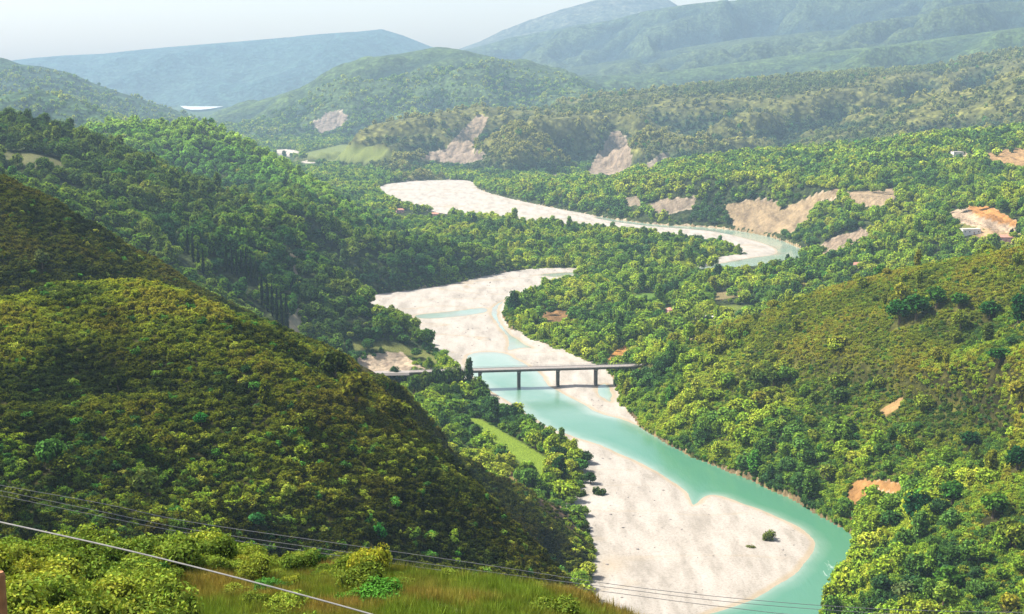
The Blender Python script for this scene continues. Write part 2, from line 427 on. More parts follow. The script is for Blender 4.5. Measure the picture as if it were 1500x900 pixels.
# ------------------------------------------------------------------ hills: crest lines with their real distance
HILLS = [
 # name, crest [(u, v, Y)], slope to the viewer, slope behind, noise height, noise scale, label
 ("near_hillside", [(-400,520,320),(-200,470,350),(-60,445,370),(30,432,385),(100,413,400),(200,408,405),(280,440,430),(340,457,445),(400,480,470),(500,520,490),(560,555,505),(640,592,530),(690,618,550),(725,660,565),(748,700,572),(790,728,570),(835,762,562),(868,812,548),(882,870,530),(880,930,500)],
  .36, .60, 5, 60, "olive and brown scrubby ridge filling the lower left of the valley"),
 ("brown_hillside", [(-400,100,540),(-200,180,550),(0,255,560),(60,282,565),(130,322,575),(200,366,585),(260,410,600),(310,445,620),(370,495,640)],
  .42, .55, 5, 70, "dark brownish shrub ridge behind the nearest ridge at the left edge"),
 ("wooded_ridge", [(-300,130,1150),(-100,160,1180),(0,172,1200),(60,180,1220),(120,202,1250),(150,224,1280),(172,250,1300)],
  .22, .45, 8, 120, "low dark green ridge with a pale track round its tip"),
 ("triangular_hill", [(20,230,1900),(70,208,1900),(120,190,1900),(180,175,1900),(240,181,1900),(285,174,1900),(305,174,1900),(340,193,1880),(385,222,1840),(420,245,1780),(450,262,1720),(485,280,1660)],
  .26, 1.35, 12, 170, "bright green triangular hill with a dark shaded right flank"),
 ("wooded_escarpment", [(-60,240,900),(0,255,900),(130,292,950),(220,318,1000),(300,322,1060),(400,316,1140),(470,316,1200)],
  .62, .05, 7, 90, "wooded escarpment with deeply shaded face above the left terrace"),
 ("wooded_spur", [(430,318,1170),(470,318,1200),(520,322,1250),(560,334,1300),(620,348,1370),(680,362,1420)],
  .60, .40, 5, 80, "low end of the wooded escarpment sloping down towards the gravel bars"),
 ("wooded_mound", [(330,385,1040),(390,372,1080),(430,370,1090),(490,354,1130),(530,366,1160),(570,385,1190)],
  .40, .45, 3, 60, "small wooded mound with a pale path over it"),
 ("right_hillside", [(915,548,905),(960,508,890),(1010,490,870),(1060,470,855),(1110,455,840),(1180,428,820),(1260,405,800),(1330,388,780),(1400,375,760),(1500,357,730),(1700,330,690),(1900,300,660)],
  .55, .30, 5, 80, "olive and yellow-brown scrub hillside dropping to the turquoise river"),
 ("right_spur", [(1700,330,690),(1680,450,600),(1700,600,520),(1760,760,440),(1850,950,370),(1950,1200,320)],
  .50, .50, 7, 70, "nearest wooded spur at the lower right corner above the river bend"),
 ("village_hill", [(1195,374,1420),(1240,352,1400),(1280,340,1390),(1350,320,1380),(1420,298,1380),(1500,280,1380),(1700,245,1380),(1900,200,1380)],
  .17, .25, 6, 110, "bright green hill with a road cutting and houses at the right edge"),
 ("river_bluff", [(690,264,2480),(760,262,2450),(830,260,2400),(900,250,2360),(1000,234,2350),(1100,219,2300),(1250,209,2280),(1400,190,2200),(1500,184,2150),(1700,165,2100),(1900,150,2100)],
  .085, .30, 12, 160, "long green wooded bench above the pale river cliffs"),
 ("cliff_hill", [(560,215,3600),(600,190,3600),(640,172,3550),(680,152,3500),(705,146,3500),(740,152,3500),(790,154,3520),(830,151,3550),(880,148,3600),(930,132,3700),(1000,122,3800),(1100,112,3900),(1200,102,4000),(1350,94,4100),(1500,64,4100),(1700,20,4000),(1900,-20,4000)],
  .26, .35, 95, 330, "grey-green hill with pale landslip scars above the far river bend"),
 ("diagonal_ridge", [(1130,222,2900),(1200,200,2950),(1260,182,3000),(1350,150,3050),(1430,122,3100),(1500,96,3100),(1700,50,3100),(1900,0,3100)],
  .26, .40, 55, 260, "olive ridge climbing to the right edge behind the green bench"),
 ("hazy_hill", [(240,188,5200),(330,167,5400),(400,142,5500),(500,109,5500),(580,80,5400),(640,69,5400),(700,82,5500),(780,102,5600),(850,112,5700),(950,108,5700),(1050,96,5700),(1150,82,5700),(1300,66,5600),(1500,40,5500),(1800,0,5500)],
  .24, .30, 75, 520, "rounded hazy green hill in the middle distance"),
 ("left_hazy_hill", [(-300,60,4700),(-100,65,4700),(0,79,4700),(30,89,4700),(60,92,4700),(100,101,4700),(140,118,4700),(180,132,4700),(225,146,4700),(265,159,4700),(300,176,4700)],
  .30, .40, 30, 350, "hazy bluish green hill at the left edge"),
 ("left_low_hill", [(-300,90,3400),(-100,120,3400),(0,134,3400),(48,122,3400),(80,130,3400),(110,146,3350),(150,166,3300),(200,190,3200)],
  .30, .40, 20, 250, "low blue-green hill in front of the left hazy hill"),
 ("mountain_shoulder", [(780,112,6800),(860,96,7000),(930,84,7000),(1000,70,7000),(1100,55,7000),(1250,42,6900),(1400,20,6700),(1500,2,6500),(1800,-60,6400)],
  .28, .35, 170, 650, "forested mountain shoulder below the high right skyline"),
 ("right_mountain", [(560,118,8600),(620,90,8600),(690,71,8700),(760,53,8700),(850,36,8700),(960,22,8700),(1010,11,8600),(1080,2,8500),(1150,5,8500),(1200,-8,8400),(1300,-35,8200),(1500,-90,7900),(1800,-140,7900)],
  .30, .35, 190, 800, "high blue-green mountain on the right skyline"),
 ("pale_peak", [(600,100,10300),(660,76,10300),(700,62,10300),(740,43,10300),(780,28,10300),(830,12,10300),(880,-2,10300),(930,-9,10300),(975,-1,10300),(1000,12,10300),(1060,40,10300)],
  .35, .35, 110, 900, "pale blue peak reaching the top edge of the sky"),
 ("left_mountain", [(-400,100,10300),(-100,93,10300),(0,91,10300),(50,85,10300),(100,81,10300),(150,79,10300),(250,69,10300),(350,61,10300),(420,55,10300),(470,50,10300),(520,47,10300),(560,43,10300),(590,52,10300),(630,68,10300),(700,90,10300)],
  .26, .30, 100, 900, "long pale blue mountain on the left skyline"),
 ("lake_hill", [(-50,125,10000),(40,114,10000),(130,105,10000),(200,104,10000),(260,118,10000),(330,140,10000),(385,148,10000)],
  .30, .30, 15, 500, "faint blue hill in front of the left mountain above the lake"),
]
# vegetation stands on the crests: the ground lies this much below the outline
EAST = dict(wooded_escarpment=(430, .45), triangular_hill=(480, .5), wooded_ridge=(190, .25), brown_hillside=(370, .5))
WEST = dict(right_mountain=(600, .4), mountain_shoulder=(800, .4), cliff_hill=(580, .35), hazy_hill=(330, .3), river_bluff=(700, .3), pale_peak=(620, .4))
LOWER = dict(near_hillside=1.3, brown_hillside=1.5, wooded_ridge=5, triangular_hill=6.5, wooded_escarpment=5, wooded_spur=6, wooded_mound=5, right_hillside=2.5, right_spur=2,
             village_hill=5, river_bluff=8, cliff_hill=14, diagonal_ridge=12, left_low_hill=12, left_hazy_hill=12)
FG = ("foreground_bank", "grassy and bushy bank just below the viewpoint along the bottom edge")
FLOOR = ("valley_floor", "flat wooded valley floor on both sides of the river")

FG_U = [-900, -200, 0, 100, 200, 330, 420, 500, 600, 740, 850, 900, 1000, 1150, 1300, 1500, 2300]
FG_V = [740, 790, 812, 822, 834, 848, 856, 862, 868, 882, 902, 932, 980, 1020, 1040, 1060, 1100]

def height(X, Y, want_id=False):
    R = np.hypot(X, Y)
    b0 = sdf(X, Y, BED); bd = b0 + bed_noise(X, Y)
    far = smooth(3000, 4500, R)
    # valley floor terraces
    H = 1.2 + 2.5 * smooth(5, 120, bd) + 5 * smooth(120, 500, bd) * (1 - far) * (1 - smooth(1100, 1500, Y)) + fbm(X, Y, 160, 3, 1) * 1.2
    H = H * (1 - far) + 2.0 * far + 10 * far * smooth(300, 1800, np.abs(X + 0.32 * Y - 60))
    wx = X + fbm(X, Y, 400, 3, 11) * 90; wy = Y + fbm(X, Y, 400, 3, 12) * 90
    ID = np.full(X.shape, len(HILLS) + 1, np.int16)
    for i, (nm, crest, kf, kb, na, ns, lab) in enumerate(HILLS):
        C = np.array([P(u, v, yy) for u, v, yy in crest])
        zmax = C[:, 2].max()
        reach = zmax / min(kf, kb) * 1.25 + 200
        sel = (Y > C[:, 1].min() - reach) & (Y < C[:, 1].max() + reach) & (X > C[:, 0].min() - reach) & (X < C[:, 0].max() + reach)
        if not sel.any():
            continue
        x = X[sel]; y = Y[sel]
        d2 = np.full(x.shape, 1e18); wz = np.zeros(x.shape); ww = np.zeros(x.shape); ny = np.zeros(x.shape); nx = np.zeros(x.shape)
        for (ax, ay, az), (bx, by, bz) in zip(C[:-1], C[1:]):
            ex, ey = bx - ax, by - ay
            t = np.clip(((x - ax) * ex + (y - ay) * ey) / (ex * ex + ey * ey), 0, 1)
            qx = ax + ex * t; qy = ay + ey * t
            dd = (x - qx) ** 2 + (y - qy) ** 2
            w = 1.0 / (dd + 4.0) ** 3
            wz += w * (az + (bz - az) * t); ww += w
            nr = dd < d2
            d2 = np.where(nr, dd, d2); ny = np.where(nr, qy, ny); nx = np.where(nr, qx, nx)
        d = np.sqrt(d2)
        zc = wz / ww - LOWER.get(nm, 0)
        side = np.hypot(x, y) - np.hypot(nx, ny)
        k = kf + (kb - kf) * smooth(-0.25, 0.25, side / (d + 10))
        w0 = ns * 0.12
        rel = smooth(0, ns * 0.9, d)
        rd = ridged(wx[sel], wy[sel], ns, 5, i) - 0.35
        fb = fbm(x, y, ns * 0.45, 4, i + 40)
        z = zc - k * (np.sqrt(d * d + w0 * w0) - w0) + na * rel * rd * 1.3 + na * 0.25 * fb * smooth(0, w0 * 2, d)
        if nm in ("cliff_hill", "diagonal_ridge", "hazy_hill", "mountain_shoulder", "right_mountain", "left_mountain"):
            # parallel spurs that run down towards the river
            s = (x * 0.80 - y * 0.60)
            z += na * 1.15 * rel * (0.5 - np.abs(perlin(s / ns * 1.1 + fbm(x, y, ns * 2, 2, 3) * .8, (x * .6 + y * .8) / (ns * 4) + i)) * 2)
        if nm == "river_bluff":          # stays on the far bank
            uu = 750 + FPX * x / y * .985
            yb = np.interp(uu, [600, 694, 790, 960, 1100, 1190, 1300, 1500], [2650, 2480, 2170, 1900, 1810, 1650, 1560, 1500])
            z = z - .7 * np.maximum(0, yb - y)
            z = np.where((uu > 900) & (uu < 1330), np.maximum(z, np.minimum(z + 14 * smooth(0, 60, y - yb), 60)), z)
        if nm in EAST:                   # the hill ends east of this bearing
            z = z - EAST[nm][1] * np.maximum(0, x - (EAST[nm][0] - 750) / FPX / .985 * y)
        if nm in WEST:
            z = z - WEST[nm][1] * np.maximum(0, (WEST[nm][0] - 750) / FPX / .985 * y - x)
        z = np.minimum(z, zc - .12 * k * d)
        if nm == "wooded_ridge":
            z = z - .25 * np.maximum(0, 1050 - y)
        lim = 1.0 + np.maximum(b0[sel], 0) * (0.75 if nm != "river_bluff" else 0.60) + np.maximum(b0[sel] - 60, 0) * (3 if nm != "river_bluff" else .8)
        lim = np.where(bd[sel] < 0, -5, lim)
        z = np.minimum(z, lim)
        cur = H[sel]
        up = z > cur
        # soft union
        kk = 4.0 + np.minimum(ns * 0.03, 25)
        hsm = np.clip(0.5 + 0.5 * (z - cur) / kk, 0, 1)
        H[sel] = np.where(lim < cur, cur, cur + (z - cur) * hsm + kk * hsm * (1 - hsm) * 0.6)
        idc = ID[sel]; idc[up] = i; ID[sel] = idc
    # river bluff edge: raise the bench behind the far right bank
    # foreground bank
    u = 750 + FPX * X / np.maximum(Y, 0.5) * 0.985
    vs = np.interp(u, FG_U, FG_V)
    dep = (vs - 110) / FPX * 0.985
    rc = 72 + 6 * np.sin(u / 170.0)
    a = np.clip(R / rc, 0, 1)
    zf = np.where(R < rc, CAMZ - (6.5 + (dep * rc - 6.5) * a ** 0.92), CAMZ - dep * rc - 0.72 * (R - rc))
    zf += fbm(X, Y, 14, 4, 21) * 0.7 * smooth(8, 40, R)
    up = zf > H
    H = np.maximum(H, zf)
    ID[up] = len(HILLS)
    H = np.where(bd < 0, np.where(R < 3000, np.minimum(H, -2.5), H), H)
    return H, ID, bd

# ------------------------------------------------------------------ terrain grid (fan of rays, denser where the hills are near)
NT = 860
TH = np.linspace(-0.60, 0.60, NT)
RR = np.concatenate([np.geomspace(3, 50, 40)[:-1], np.geomspace(50, 400, 190)[:-1], np.geomspace(400, 2600, 400)[:-1], np.geomspace(2600, 11100, 260)])
NR = len(RR)
gr, gt = np.meshgrid(RR, TH, indexing='ij')
GX = gr * np.sin(gt); GY = gr * np.cos(gt)
GZ, GID, GBD = height(GX, GY)

def sample(arr, x, y):
    "bilinear look-up in the fan"
    r = np.hypot(x, y); t = np.arctan2(x, y)
    fi = np.interp(np.log(r), np.log(RR), np.arange(NR)); fj = (t - TH[0]) / (TH[1] - TH[0])
    fi = np.clip(fi, 0, NR - 1.001); fj = np.clip(fj, 0, NT - 1.001)
    i = fi.astype(int); j = fj.astype(int); a = fi - i; b = fj - j
    return (arr[i, j] * (1 - a) + arr[i + 1, j] * a) * (1 - b) + (arr[i, j + 1] * (1 - a) + arr[i + 1, j + 1] * a) * b

def sample_id(x, y):
    r = np.hypot(x, y); t = np.arctan2(x, y)
    i = np.clip(np.rint(np.interp(np.log(r), np.log(RR), np.arange(NR))).astype(int), 0, NR - 1)
    j = np.clip(np.rint((t - TH[0]) / (TH[1] - TH[0])).astype(int), 0, NT - 1)
    return GID[i, j]

ELEV = (GZ - CAMZ) / gr
CMAX = np.maximum.accumulate(ELEV, axis=0)

def _box(a, k, ax):
    p = [(0, 0), (0, 0)]; p[ax] = (k + 1, k)
    c = np.cumsum(np.pad(a, p, mode='edge'), axis=ax)
    n_ = a.shape[ax]
    return (np.take(c, np.arange(2 * k + 1, 2 * k + 1 + n_), axis=ax) - np.take(c, np.arange(0, n_), axis=ax)) / (2 * k + 1)
REL = GZ - _box(_box(GZ, 16, 1), 7, 0)
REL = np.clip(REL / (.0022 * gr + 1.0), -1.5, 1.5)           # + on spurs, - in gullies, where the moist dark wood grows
def relief(x, y):
    return sample(REL, x, y)

def hit(u, v, rmin=60, rmax=13000):
    "first terrain point on the sight line of photo pixel u, v"
    x, y, z = ray(u, v)
    h = math.hypot(x, y); t = math.atan2(x, y); e = z / h
    r = np.geomspace(rmin, rmax, 4000)
    zz = sample(GZ, r * math.sin(t), r * math.cos(t))
    k = np.argmax((zz - CAMZ) / r >= e)
    if k == 0 and (zz[0] - CAMZ) / r[0] < e:
        k = len(r) - 1
    return r[k] * math.sin(t), r[k] * math.cos(t), float(zz[k])

def visible(x, y, ztop, slack=0.0):
    r = np.hypot(x, y); t = np.arctan2(x, y)
    i = np.clip(np.interp(np.log(r), np.log(RR), np.arange(NR)).astype(int) - 1, 0, NR - 1)
    j = np.clip(((t - TH[0]) / (TH[1] - TH[0])).astype(int), 0, NT - 1)
    return (ztop + slack - CAMZ) / r > CMAX[i, j] - 1e-4

# ------------------------------------------------------------------ bare ground, fields, tracks: volumes of the world seen through photo outlines
NAMES = [h[0] for h in HILLS] + [FG[0], FLOOR[0]]
def hid(n): return NAMES.index(n)

# (outline in the photo, near, far, colour, kind)
ROCK, TAN, ORANGE, PALE, BROWN = (0.40, 0.36, 0.32), (0.46, 0.39, 0.29), (0.62, 0.33, 0.12), (0.62, 0.54, 0.46), (0.24, 0.17, 0.09)
BARE = [
 ([(700,168),(716,172),(708,190),(690,215),(672,236),(640,240),(618,232),(650,220),(676,192)], 2600, 3700, (0.50,0.42,0.34)),
 ([(618,226),(660,214),(690,216),(715,232),(690,240),(640,242)], 2600, 3700, (0.42,0.36,0.32)),
 ([(898,190),(912,196),(922,212),(930,245),(900,258),(856,258),(870,235),(884,212)], 2600, 3700, (0.46,0.39,0.33)),
 ([(940,240),(985,215),(988,226),(950,250)], 2600, 3700, (0.42,0.38,0.33)),
 ([(795,255),(850,254),(900,257),(850,260),(800,259)], 2400, 3700, (0.42,0.38,0.35)),
 ([(455,180),(490,160),(512,172),(500,186),(470,196)], 3600, 5600, (0.42,0.37,0.35)),
 ([(945,300),(985,288),(1020,290),(1015,304),(990,312),(960,312)], 1500, 2010, (0.40,0.35,0.30)),
 ([(1060,300),(1100,292),(1150,296),(1140,310),(1180,290),(1225,276),(1240,288),(1200,296),(1184,320),(1160,342),(1120,341),(1075,332)], 1500, 1930, (0.46,0.38,0.27)),
 ([(1236,282),(1312,276),(1310,296),(1280,306),(1250,298)], 1300, 1900, (0.46,0.38,0.28)),
 ([(915,290),(935,286),(940,300),(918,304)], 1500, 2100, (0.38,0.34,0.28)),
 ([(1190,372),(1210,352),(1240,342),(1280,332),(1278,346),(1240,362),(1215,376)], 1100, 1700, (0.44,0.37,0.31)),
 ([(1388,312),(1420,300),(1450,302),(1490,324),(1486,334),(1440,330),(1400,322)], 1000, 1700, (0.66,0.36,0.14)),
 ([(1386,312),(1412,303),(1430,318),(1496,338),(1496,346),(1440,336),(1400,324)], 1000, 1700, (0.62,0.52,0.42)),
 ([(1412,335),(1450,338),(1490,346),(1480,358),(1440,350),(1412,343)], 1000, 1700, (0.56,0.42,0.28)),
 ([(1400,365),(1428,366),(1428,370),(1400,370)], 1000, 1700, (0.6,0.48,0.34)),
 ([(1440,226),(1500,214),(1540,214),(1540,246),(1500,246),(1470,240),(1445,236)], 1500, 2800, (0.58,0.40,0.22)),
 ([(1400,222),(1410,221),(1432,232),(1428,236),(1408,230)], 1500, 2800, (0.66,0.60,0.50)),
 ([(884,528),(905,512),(938,500),(925,516),(903,530),(886,535)], 780, 1150, (0.62,0.34,0.12)),
 ([(968,492),(1028,490),(1026,497),(1000,502),(975,500)], 780, 1200, (0.60,0.46,0.32)),
 ([(780,458),(806,454),(858,458),(856,468),(820,474),(790,468)], 900, 1400, (0.30,0.19,0.09)),
 ([(515,524),(550,518),(590,516),(600,526),(626,542),(560,551),(522,545)], 700, 1200, (0.62,0.54,0.45)),
 ([(420,455),(442,452),(442,488),(424,490)], 700, 1100, (0.55,0.50,0.40)),
 ([(424,374),(450,362),(480,353),(482,357),(455,368),(430,379),(438,404),(432,406)], 900, 1300, (0.50,0.45,0.36)),
 ([(138,218),(154,221),(156,228),(140,230)], 1000, 1900, (0.62,0.50,0.36)),
 ([(104,240),(120,244),(140,232),(140,236),(122,250),(104,246)], 1000, 1900, (0.50,0.42,0.30)),
 ([(1240,712),(1262,700),(1320,706),(1318,726),(1282,716),(1255,736),(1262,765),(1240,762)], 450, 900, (0.50,0.30,0.13)),
 ([(1285,600),(1325,578),(1318,600),(1296,612)], 500, 900, (0.48,0.34,0.18)),
 ([(1250,385),(1262,386),(1260,396),(1250,394)], 900, 1700, (0.60,0.52,0.30)),
 ([(780,716),(800,726),(835,752),(862,780),(868,800),(846,786),(815,760),(785,740)], 480, 640, (0.30,0.22,0.16)),
 ([(745,690),(770,690),(762,708),(745,712)], 520, 760, (0.34,0.26,0.13)),
]
FIELD = [
 ([(683,611),(705,614),(740,634),(775,654),(806,674),(802,694),(788,706),(765,682),(738,660),(708,636)], 550, 900, (0.20,0.30,0.03)),
 ([(905,436),(955,428),(975,438),(925,452)], 900, 1400, (0.12,0.22,0.03)),
 ([(1040,430),(1085,424),(1090,433),(1050,441)], 900, 1500, (0.24,0.20,0.09)),
 ([(985,476),(1020,474),(1060,470),(1060,476),(1000,486)], 850, 1300, (0.20,0.24,0.05)),
 ([(1042,446),(1104,448),(1102,458),(1075,464),(1042,460)], 850, 1300, (0.16,0.21,0.04)),
 ([(1170,414),(1196,415),(1198,426),(1170,426)], 850, 1400, (0.30,0.25,0.06)),
 ([(440,226),(500,212),(560,214),(580,228),(540,238),(470,236)], 2600, 4300, (0.19,0.23,0.06)),
 ([(0,222),(60,226),(90,236),(100,252),(40,246),(0,238)], 900, 1500, (0.16,0.17,0.07)),
 ([(498,500),(560,500),(640,516),(640,534),(600,522),(560,512),(505,514)], 800, 1200, (0.20,0.22,0.06)),
 ([(1390,318),(1440,334),(1500,350),(1470,352),(1410,336)], 1000, 1700, (0.20,0.21,0.06)),
]

def patch(x, y, z, outline, n0, n1, soft=4.0):
    u, v = proj(x, y, z)
    q = np.asarray(outline, float)
    out = np.zeros(x.shape)
    m = (u > q[:, 0].min() - 12) & (u < q[:, 0].max() + 12) & (v > q[:, 1].min() - 12) & (v < q[:, 1].max() + 12) & (y > n0) & (y < n1)
    if m.any():
        s = sdf(u[m], v[m], q)
        out[m] = np.clip(0.5 - s / soft, 0, 1)
    return out

def bareness(x, y, z):
    b = np.zeros(x.shape); c = np.zeros(x.shape + (3,)); c[...] = TAN
    for o, n0, n1, col in BARE:
        p = patch(x, y, z, o, n0, n1)
        m = p > b
        c[p > 0.02] = np.array(col) * np.array([1.04, .97, .84]) * (0.46 if n0 >= 1500 or n1 >= 2600 else 0.52)
        b = np.maximum(b, p)
    return b, c

def fieldness(x, y, z):
    b = np.zeros(x.shape); c = np.zeros(x.shape + (3,))
    for o, n0, n1, col in FIELD:
        p = patch(x, y, z, o, n0, n1, 2.0)
        c[p > 0.02] = col
        b = np.maximum(b, p)
    return b, c

# ------------------------------------------------------------------ plant colours by place
def plant_tint(x, y, z, ids, n, seed=0):
    "base colour of a plant: kinds keep together in stands, with a few strangers among them"
    r = np.random.default_rng(100 + seed)
    q = r.random(n)
    u, v = proj(x, y, z)
    stand = fbm(x, y, 75, 4, 61) * .9 + fbm(x, y, 22, 2, 62) * .5 + (q - .5) * .45 + .5      # 0..1 which kind holds the ground here
    fine = fbm(x, y, 30, 3, 63) * .9 + (r.random(n) - .5) * .5 + .5
    C = lambda *c: np.array(c)
    def mix(val, stops):
        ps = [p for p, c in stops]
        return np.stack([np.interp(val, ps, [c[k] for p, c in stops]) for k in range(3)], 1)
    rl0 = relief(x, y)
    stand = stand + rl0 * .22; fine = fine + rl0 * .22
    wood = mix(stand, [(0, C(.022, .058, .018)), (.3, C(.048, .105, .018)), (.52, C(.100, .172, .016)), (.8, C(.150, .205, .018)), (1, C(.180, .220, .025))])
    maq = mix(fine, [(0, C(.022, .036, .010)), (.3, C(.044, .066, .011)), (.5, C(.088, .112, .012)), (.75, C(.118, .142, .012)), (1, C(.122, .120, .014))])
    out = wood.copy()
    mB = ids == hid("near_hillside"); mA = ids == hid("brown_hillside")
    # sun on the ridge dome, shade on river end and lower face, painted in
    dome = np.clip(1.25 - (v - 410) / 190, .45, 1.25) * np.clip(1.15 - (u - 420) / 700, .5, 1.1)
    dark_clump = 1 - .55 * smooth(.05, .35, fbm(x, y, 34, 4, 65) + .25 - .3 * dome)      # darker clumps, denser away from the dome
    out[mB] = (maq * ((.30 + .66 * dome) * dark_clump)[:, None] * np.array([.94, 1.0, 1.0]))[mB]
    pale = mB & (v > 640) & (r.random(n) < .38 * np.clip(1.2 - (u - 100) / 500, 0, 1)) 
    out[pale] = (wood * .8)[pale]
    out[mA] = (maq * np.array([.42, .44, .5]))[mA]  # brown ridge faces away from the sun; that shade is tinted in
    mR = (ids == hid("right_hillside")) | (ids == hid("right_spur"))
    up = smooth(20, 52, z + fbm(x, y, 70, 3, 9) * 20)
    up = np.where(ids == hid("right_spur"), up * .55, up)
    hr = mix(fine + .08 * (stand - .5), [(0, C(.03, .06, .012)), (.35, C(.075, .105, .012)), (.6, C(.105, .138, .013)), (1, C(.132, .132, .016))])
    m = mR & (r.random(n) < up * .93)
    out[m] = hr[m]
    mF = ids == hid(FG[0])
    out[mF] = (mix(stand, [(0, C(.03, .05, .012)), (.4, C(.06, .10, .015)), (.7, C(.10, .145, .02)), (1, C(.13, .155, .02))]))[mF] * .9
    mm = np.isin(ids, [hid("cliff_hill"), hid("diagonal_ridge")])
    rl = relief(x, y)
    far_ = fbm(x, y, 330, 4, 64) * .5 + (q - .5) * .25 + .5 + rl * .45
    out[mm] = mix(far_, [(0, C(.022, .052, .03)), (.45, C(.065, .095, .032)), (1, C(.14, .15, .04))])[mm]
    mt = ids == hid("triangular_hill")
    out[mt] = mix(far_, [(0, C(.05, .125, .022)), (.5, C(.09, .20, .025)), (1, C(.135, .225, .03))])[mt]
    mw = ids == hid("wooded_ridge")
    out[mw] = mix(stand, [(0, C(.02, .045, .014)), (.5, C(.045, .085, .016)), (1, C(.085, .12, .018))])[mw]
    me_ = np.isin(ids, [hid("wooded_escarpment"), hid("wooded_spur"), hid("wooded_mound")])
    out[me_] *= np.array([.52, .64, .85])  # shade of the escarpment face painted into its tint, spur and mound too
    odd = r.random(n) < .05
    out[odd] = mix(r.random(n), [(0, C(.02, .05, .016)), (.5, C(.05, .15, .02)), (1, C(.19, .21, .03))])[odd] * .9
    out *= (1.65 + .85 * r.random(n))[:, None] * np.array([1.06, 1.0, .95])
    return out

# ------------------------------------------------------------------ terrain objects, one per hill
gcol = np.zeros(GZ.shape + (3,))
n = GZ.size
fx, fy, fz, fid = GX.ravel(), GY.ravel(), GZ.ravel(), GID.ravel()
nz = fbm(fx, fy, 260, 5, 71)[:, None] * 0.5 + 0.5
base = np.array([0.04, 0.058, 0.018]) * (0.8 + nz * 0.5)
near = np.isin(fid, [hid("near_hillside"), hid("brown_hillside"), hid("right_hillside"), hid("right_spur")])
base[near] = np.array([0.05, 0.05, 0.014])
base[fid == hid('right_hillside')] = np.array([0.085, 0.09, 0.02])
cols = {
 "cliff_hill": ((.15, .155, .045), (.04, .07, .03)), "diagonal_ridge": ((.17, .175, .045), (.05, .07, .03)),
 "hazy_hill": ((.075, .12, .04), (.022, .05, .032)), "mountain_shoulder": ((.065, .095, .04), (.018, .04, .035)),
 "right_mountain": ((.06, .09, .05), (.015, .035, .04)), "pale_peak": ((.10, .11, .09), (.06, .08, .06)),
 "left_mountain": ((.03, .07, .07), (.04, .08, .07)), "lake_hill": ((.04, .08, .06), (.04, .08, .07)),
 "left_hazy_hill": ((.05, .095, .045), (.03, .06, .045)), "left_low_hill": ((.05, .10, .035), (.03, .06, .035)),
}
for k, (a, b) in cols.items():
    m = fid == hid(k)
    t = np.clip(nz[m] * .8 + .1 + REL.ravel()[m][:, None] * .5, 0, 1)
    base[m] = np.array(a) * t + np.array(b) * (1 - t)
m = fid == hid(FG[0])
tt = np.clip(fbm(fx[m], fy[m], 16, 4, 77) * .8 + .5, 0, 1)[:, None]
base[m] = np.array([.11, .10, .03]) * tt + np.array([.06, .08, .02]) * (1 - tt)
m = (fid == hid(FLOOR[0])) & (np.hypot(fx, fy) < 1500)
base[m] = np.array([.10, .14, .03]) * (.7 + .5 * nz[m])
m = (fid == hid(FLOOR[0])) & (np.hypot(fx, fy) > 2600)
base[m] = np.array([.06, .10, .03])
bare, bcol = bareness(fx, fy, fz)
fld, fcol = fieldness(fx, fy, fz)
base = base * (1 - fld[:, None]) + fcol * fld[:, None]
# slopes beyond the planted distance wear a woodland pattern; near ground a fine one
gR = np.hypot(fx, fy)
clump = np.where(gR > 2500, 1 / 14.0, 1 / 5.0)
clump = np.where(gR > 8000, 1 / 30.0, clump)
clump = np.where(fld > .3, 4.0, clump)
bare = np.where(fid == hid(FG[0]), 0, bare)
for k in FARBED:
    s = sdf(fx, fy, k)
    p = np.clip(.5 - s / 50, 0, 1) * (fid == hid(FLOOR[0]))
    bcol[p > .02] = (0.42, 0.38, 0.33)
    bare = np.maximum(bare, p)
bank = np.clip(0.8 - GBD.ravel() / 3 + fbm(fx, fy, 30, 3, 99) * .6, 0, 1) * (gR < 2900)          # trodden gravelly margin of the river
bcol[bank > 0.05] = (0.17, 0.13, 0.07)
bare = np.maximum(bare, bank)
VIDX = np.arange(NR * NT).reshape(NR, NT)
Q = np.stack([VIDX[:-1, :-1], VIDX[:-1, 1:], VIDX[1:, 1:], VIDX[1:, :-1]], -1).reshape(-1, 4)
qid = GID[:-1, :-1].ravel()
keepq = np.ones(len(Q), bool)
allv = np.stack([fx, fy, fz], 1)
for i, nm in enumerate(NAMES):
    m = (qid == i) & keepq
    if not m.any():
        continue
    q = Q[m]
    used, inv = np.unique(q, return_inverse=True)
    me = mesh_from(nm, allv[used], quads=inv.reshape(-1, 4))
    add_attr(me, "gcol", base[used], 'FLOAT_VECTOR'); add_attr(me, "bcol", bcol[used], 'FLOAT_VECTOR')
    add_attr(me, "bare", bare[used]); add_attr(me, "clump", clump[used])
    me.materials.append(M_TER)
    o = bpy.data.objects.new(nm, me)
    lab = HILLS[i][6] if i < len(HILLS) else (FG[1] if i == len(HILLS) else FLOOR[1])
    cat = "hill" if i <= len(HILLS) else "valley floor"
    if "mountain" in nm or nm == "pale_peak": cat = "mountain"
    if nm == FG[0]: cat = "bank"
    link(o, kind="structure", label=lab, category=cat)

# base sheet that carries on to the horizon on every side
bm = bmesh.new()
box(bm, 0, 4700, -8.5, 18700, 12700, 1.0)
M_BASE = simple_mat("distant_ground", (0.06, 0.09, 0.03), 1.0, 0.3, 0.01)
bm_obj("ground", bm, M_BASE, kind="structure", label="green lowland carrying on below and beyond the hills", category="ground")

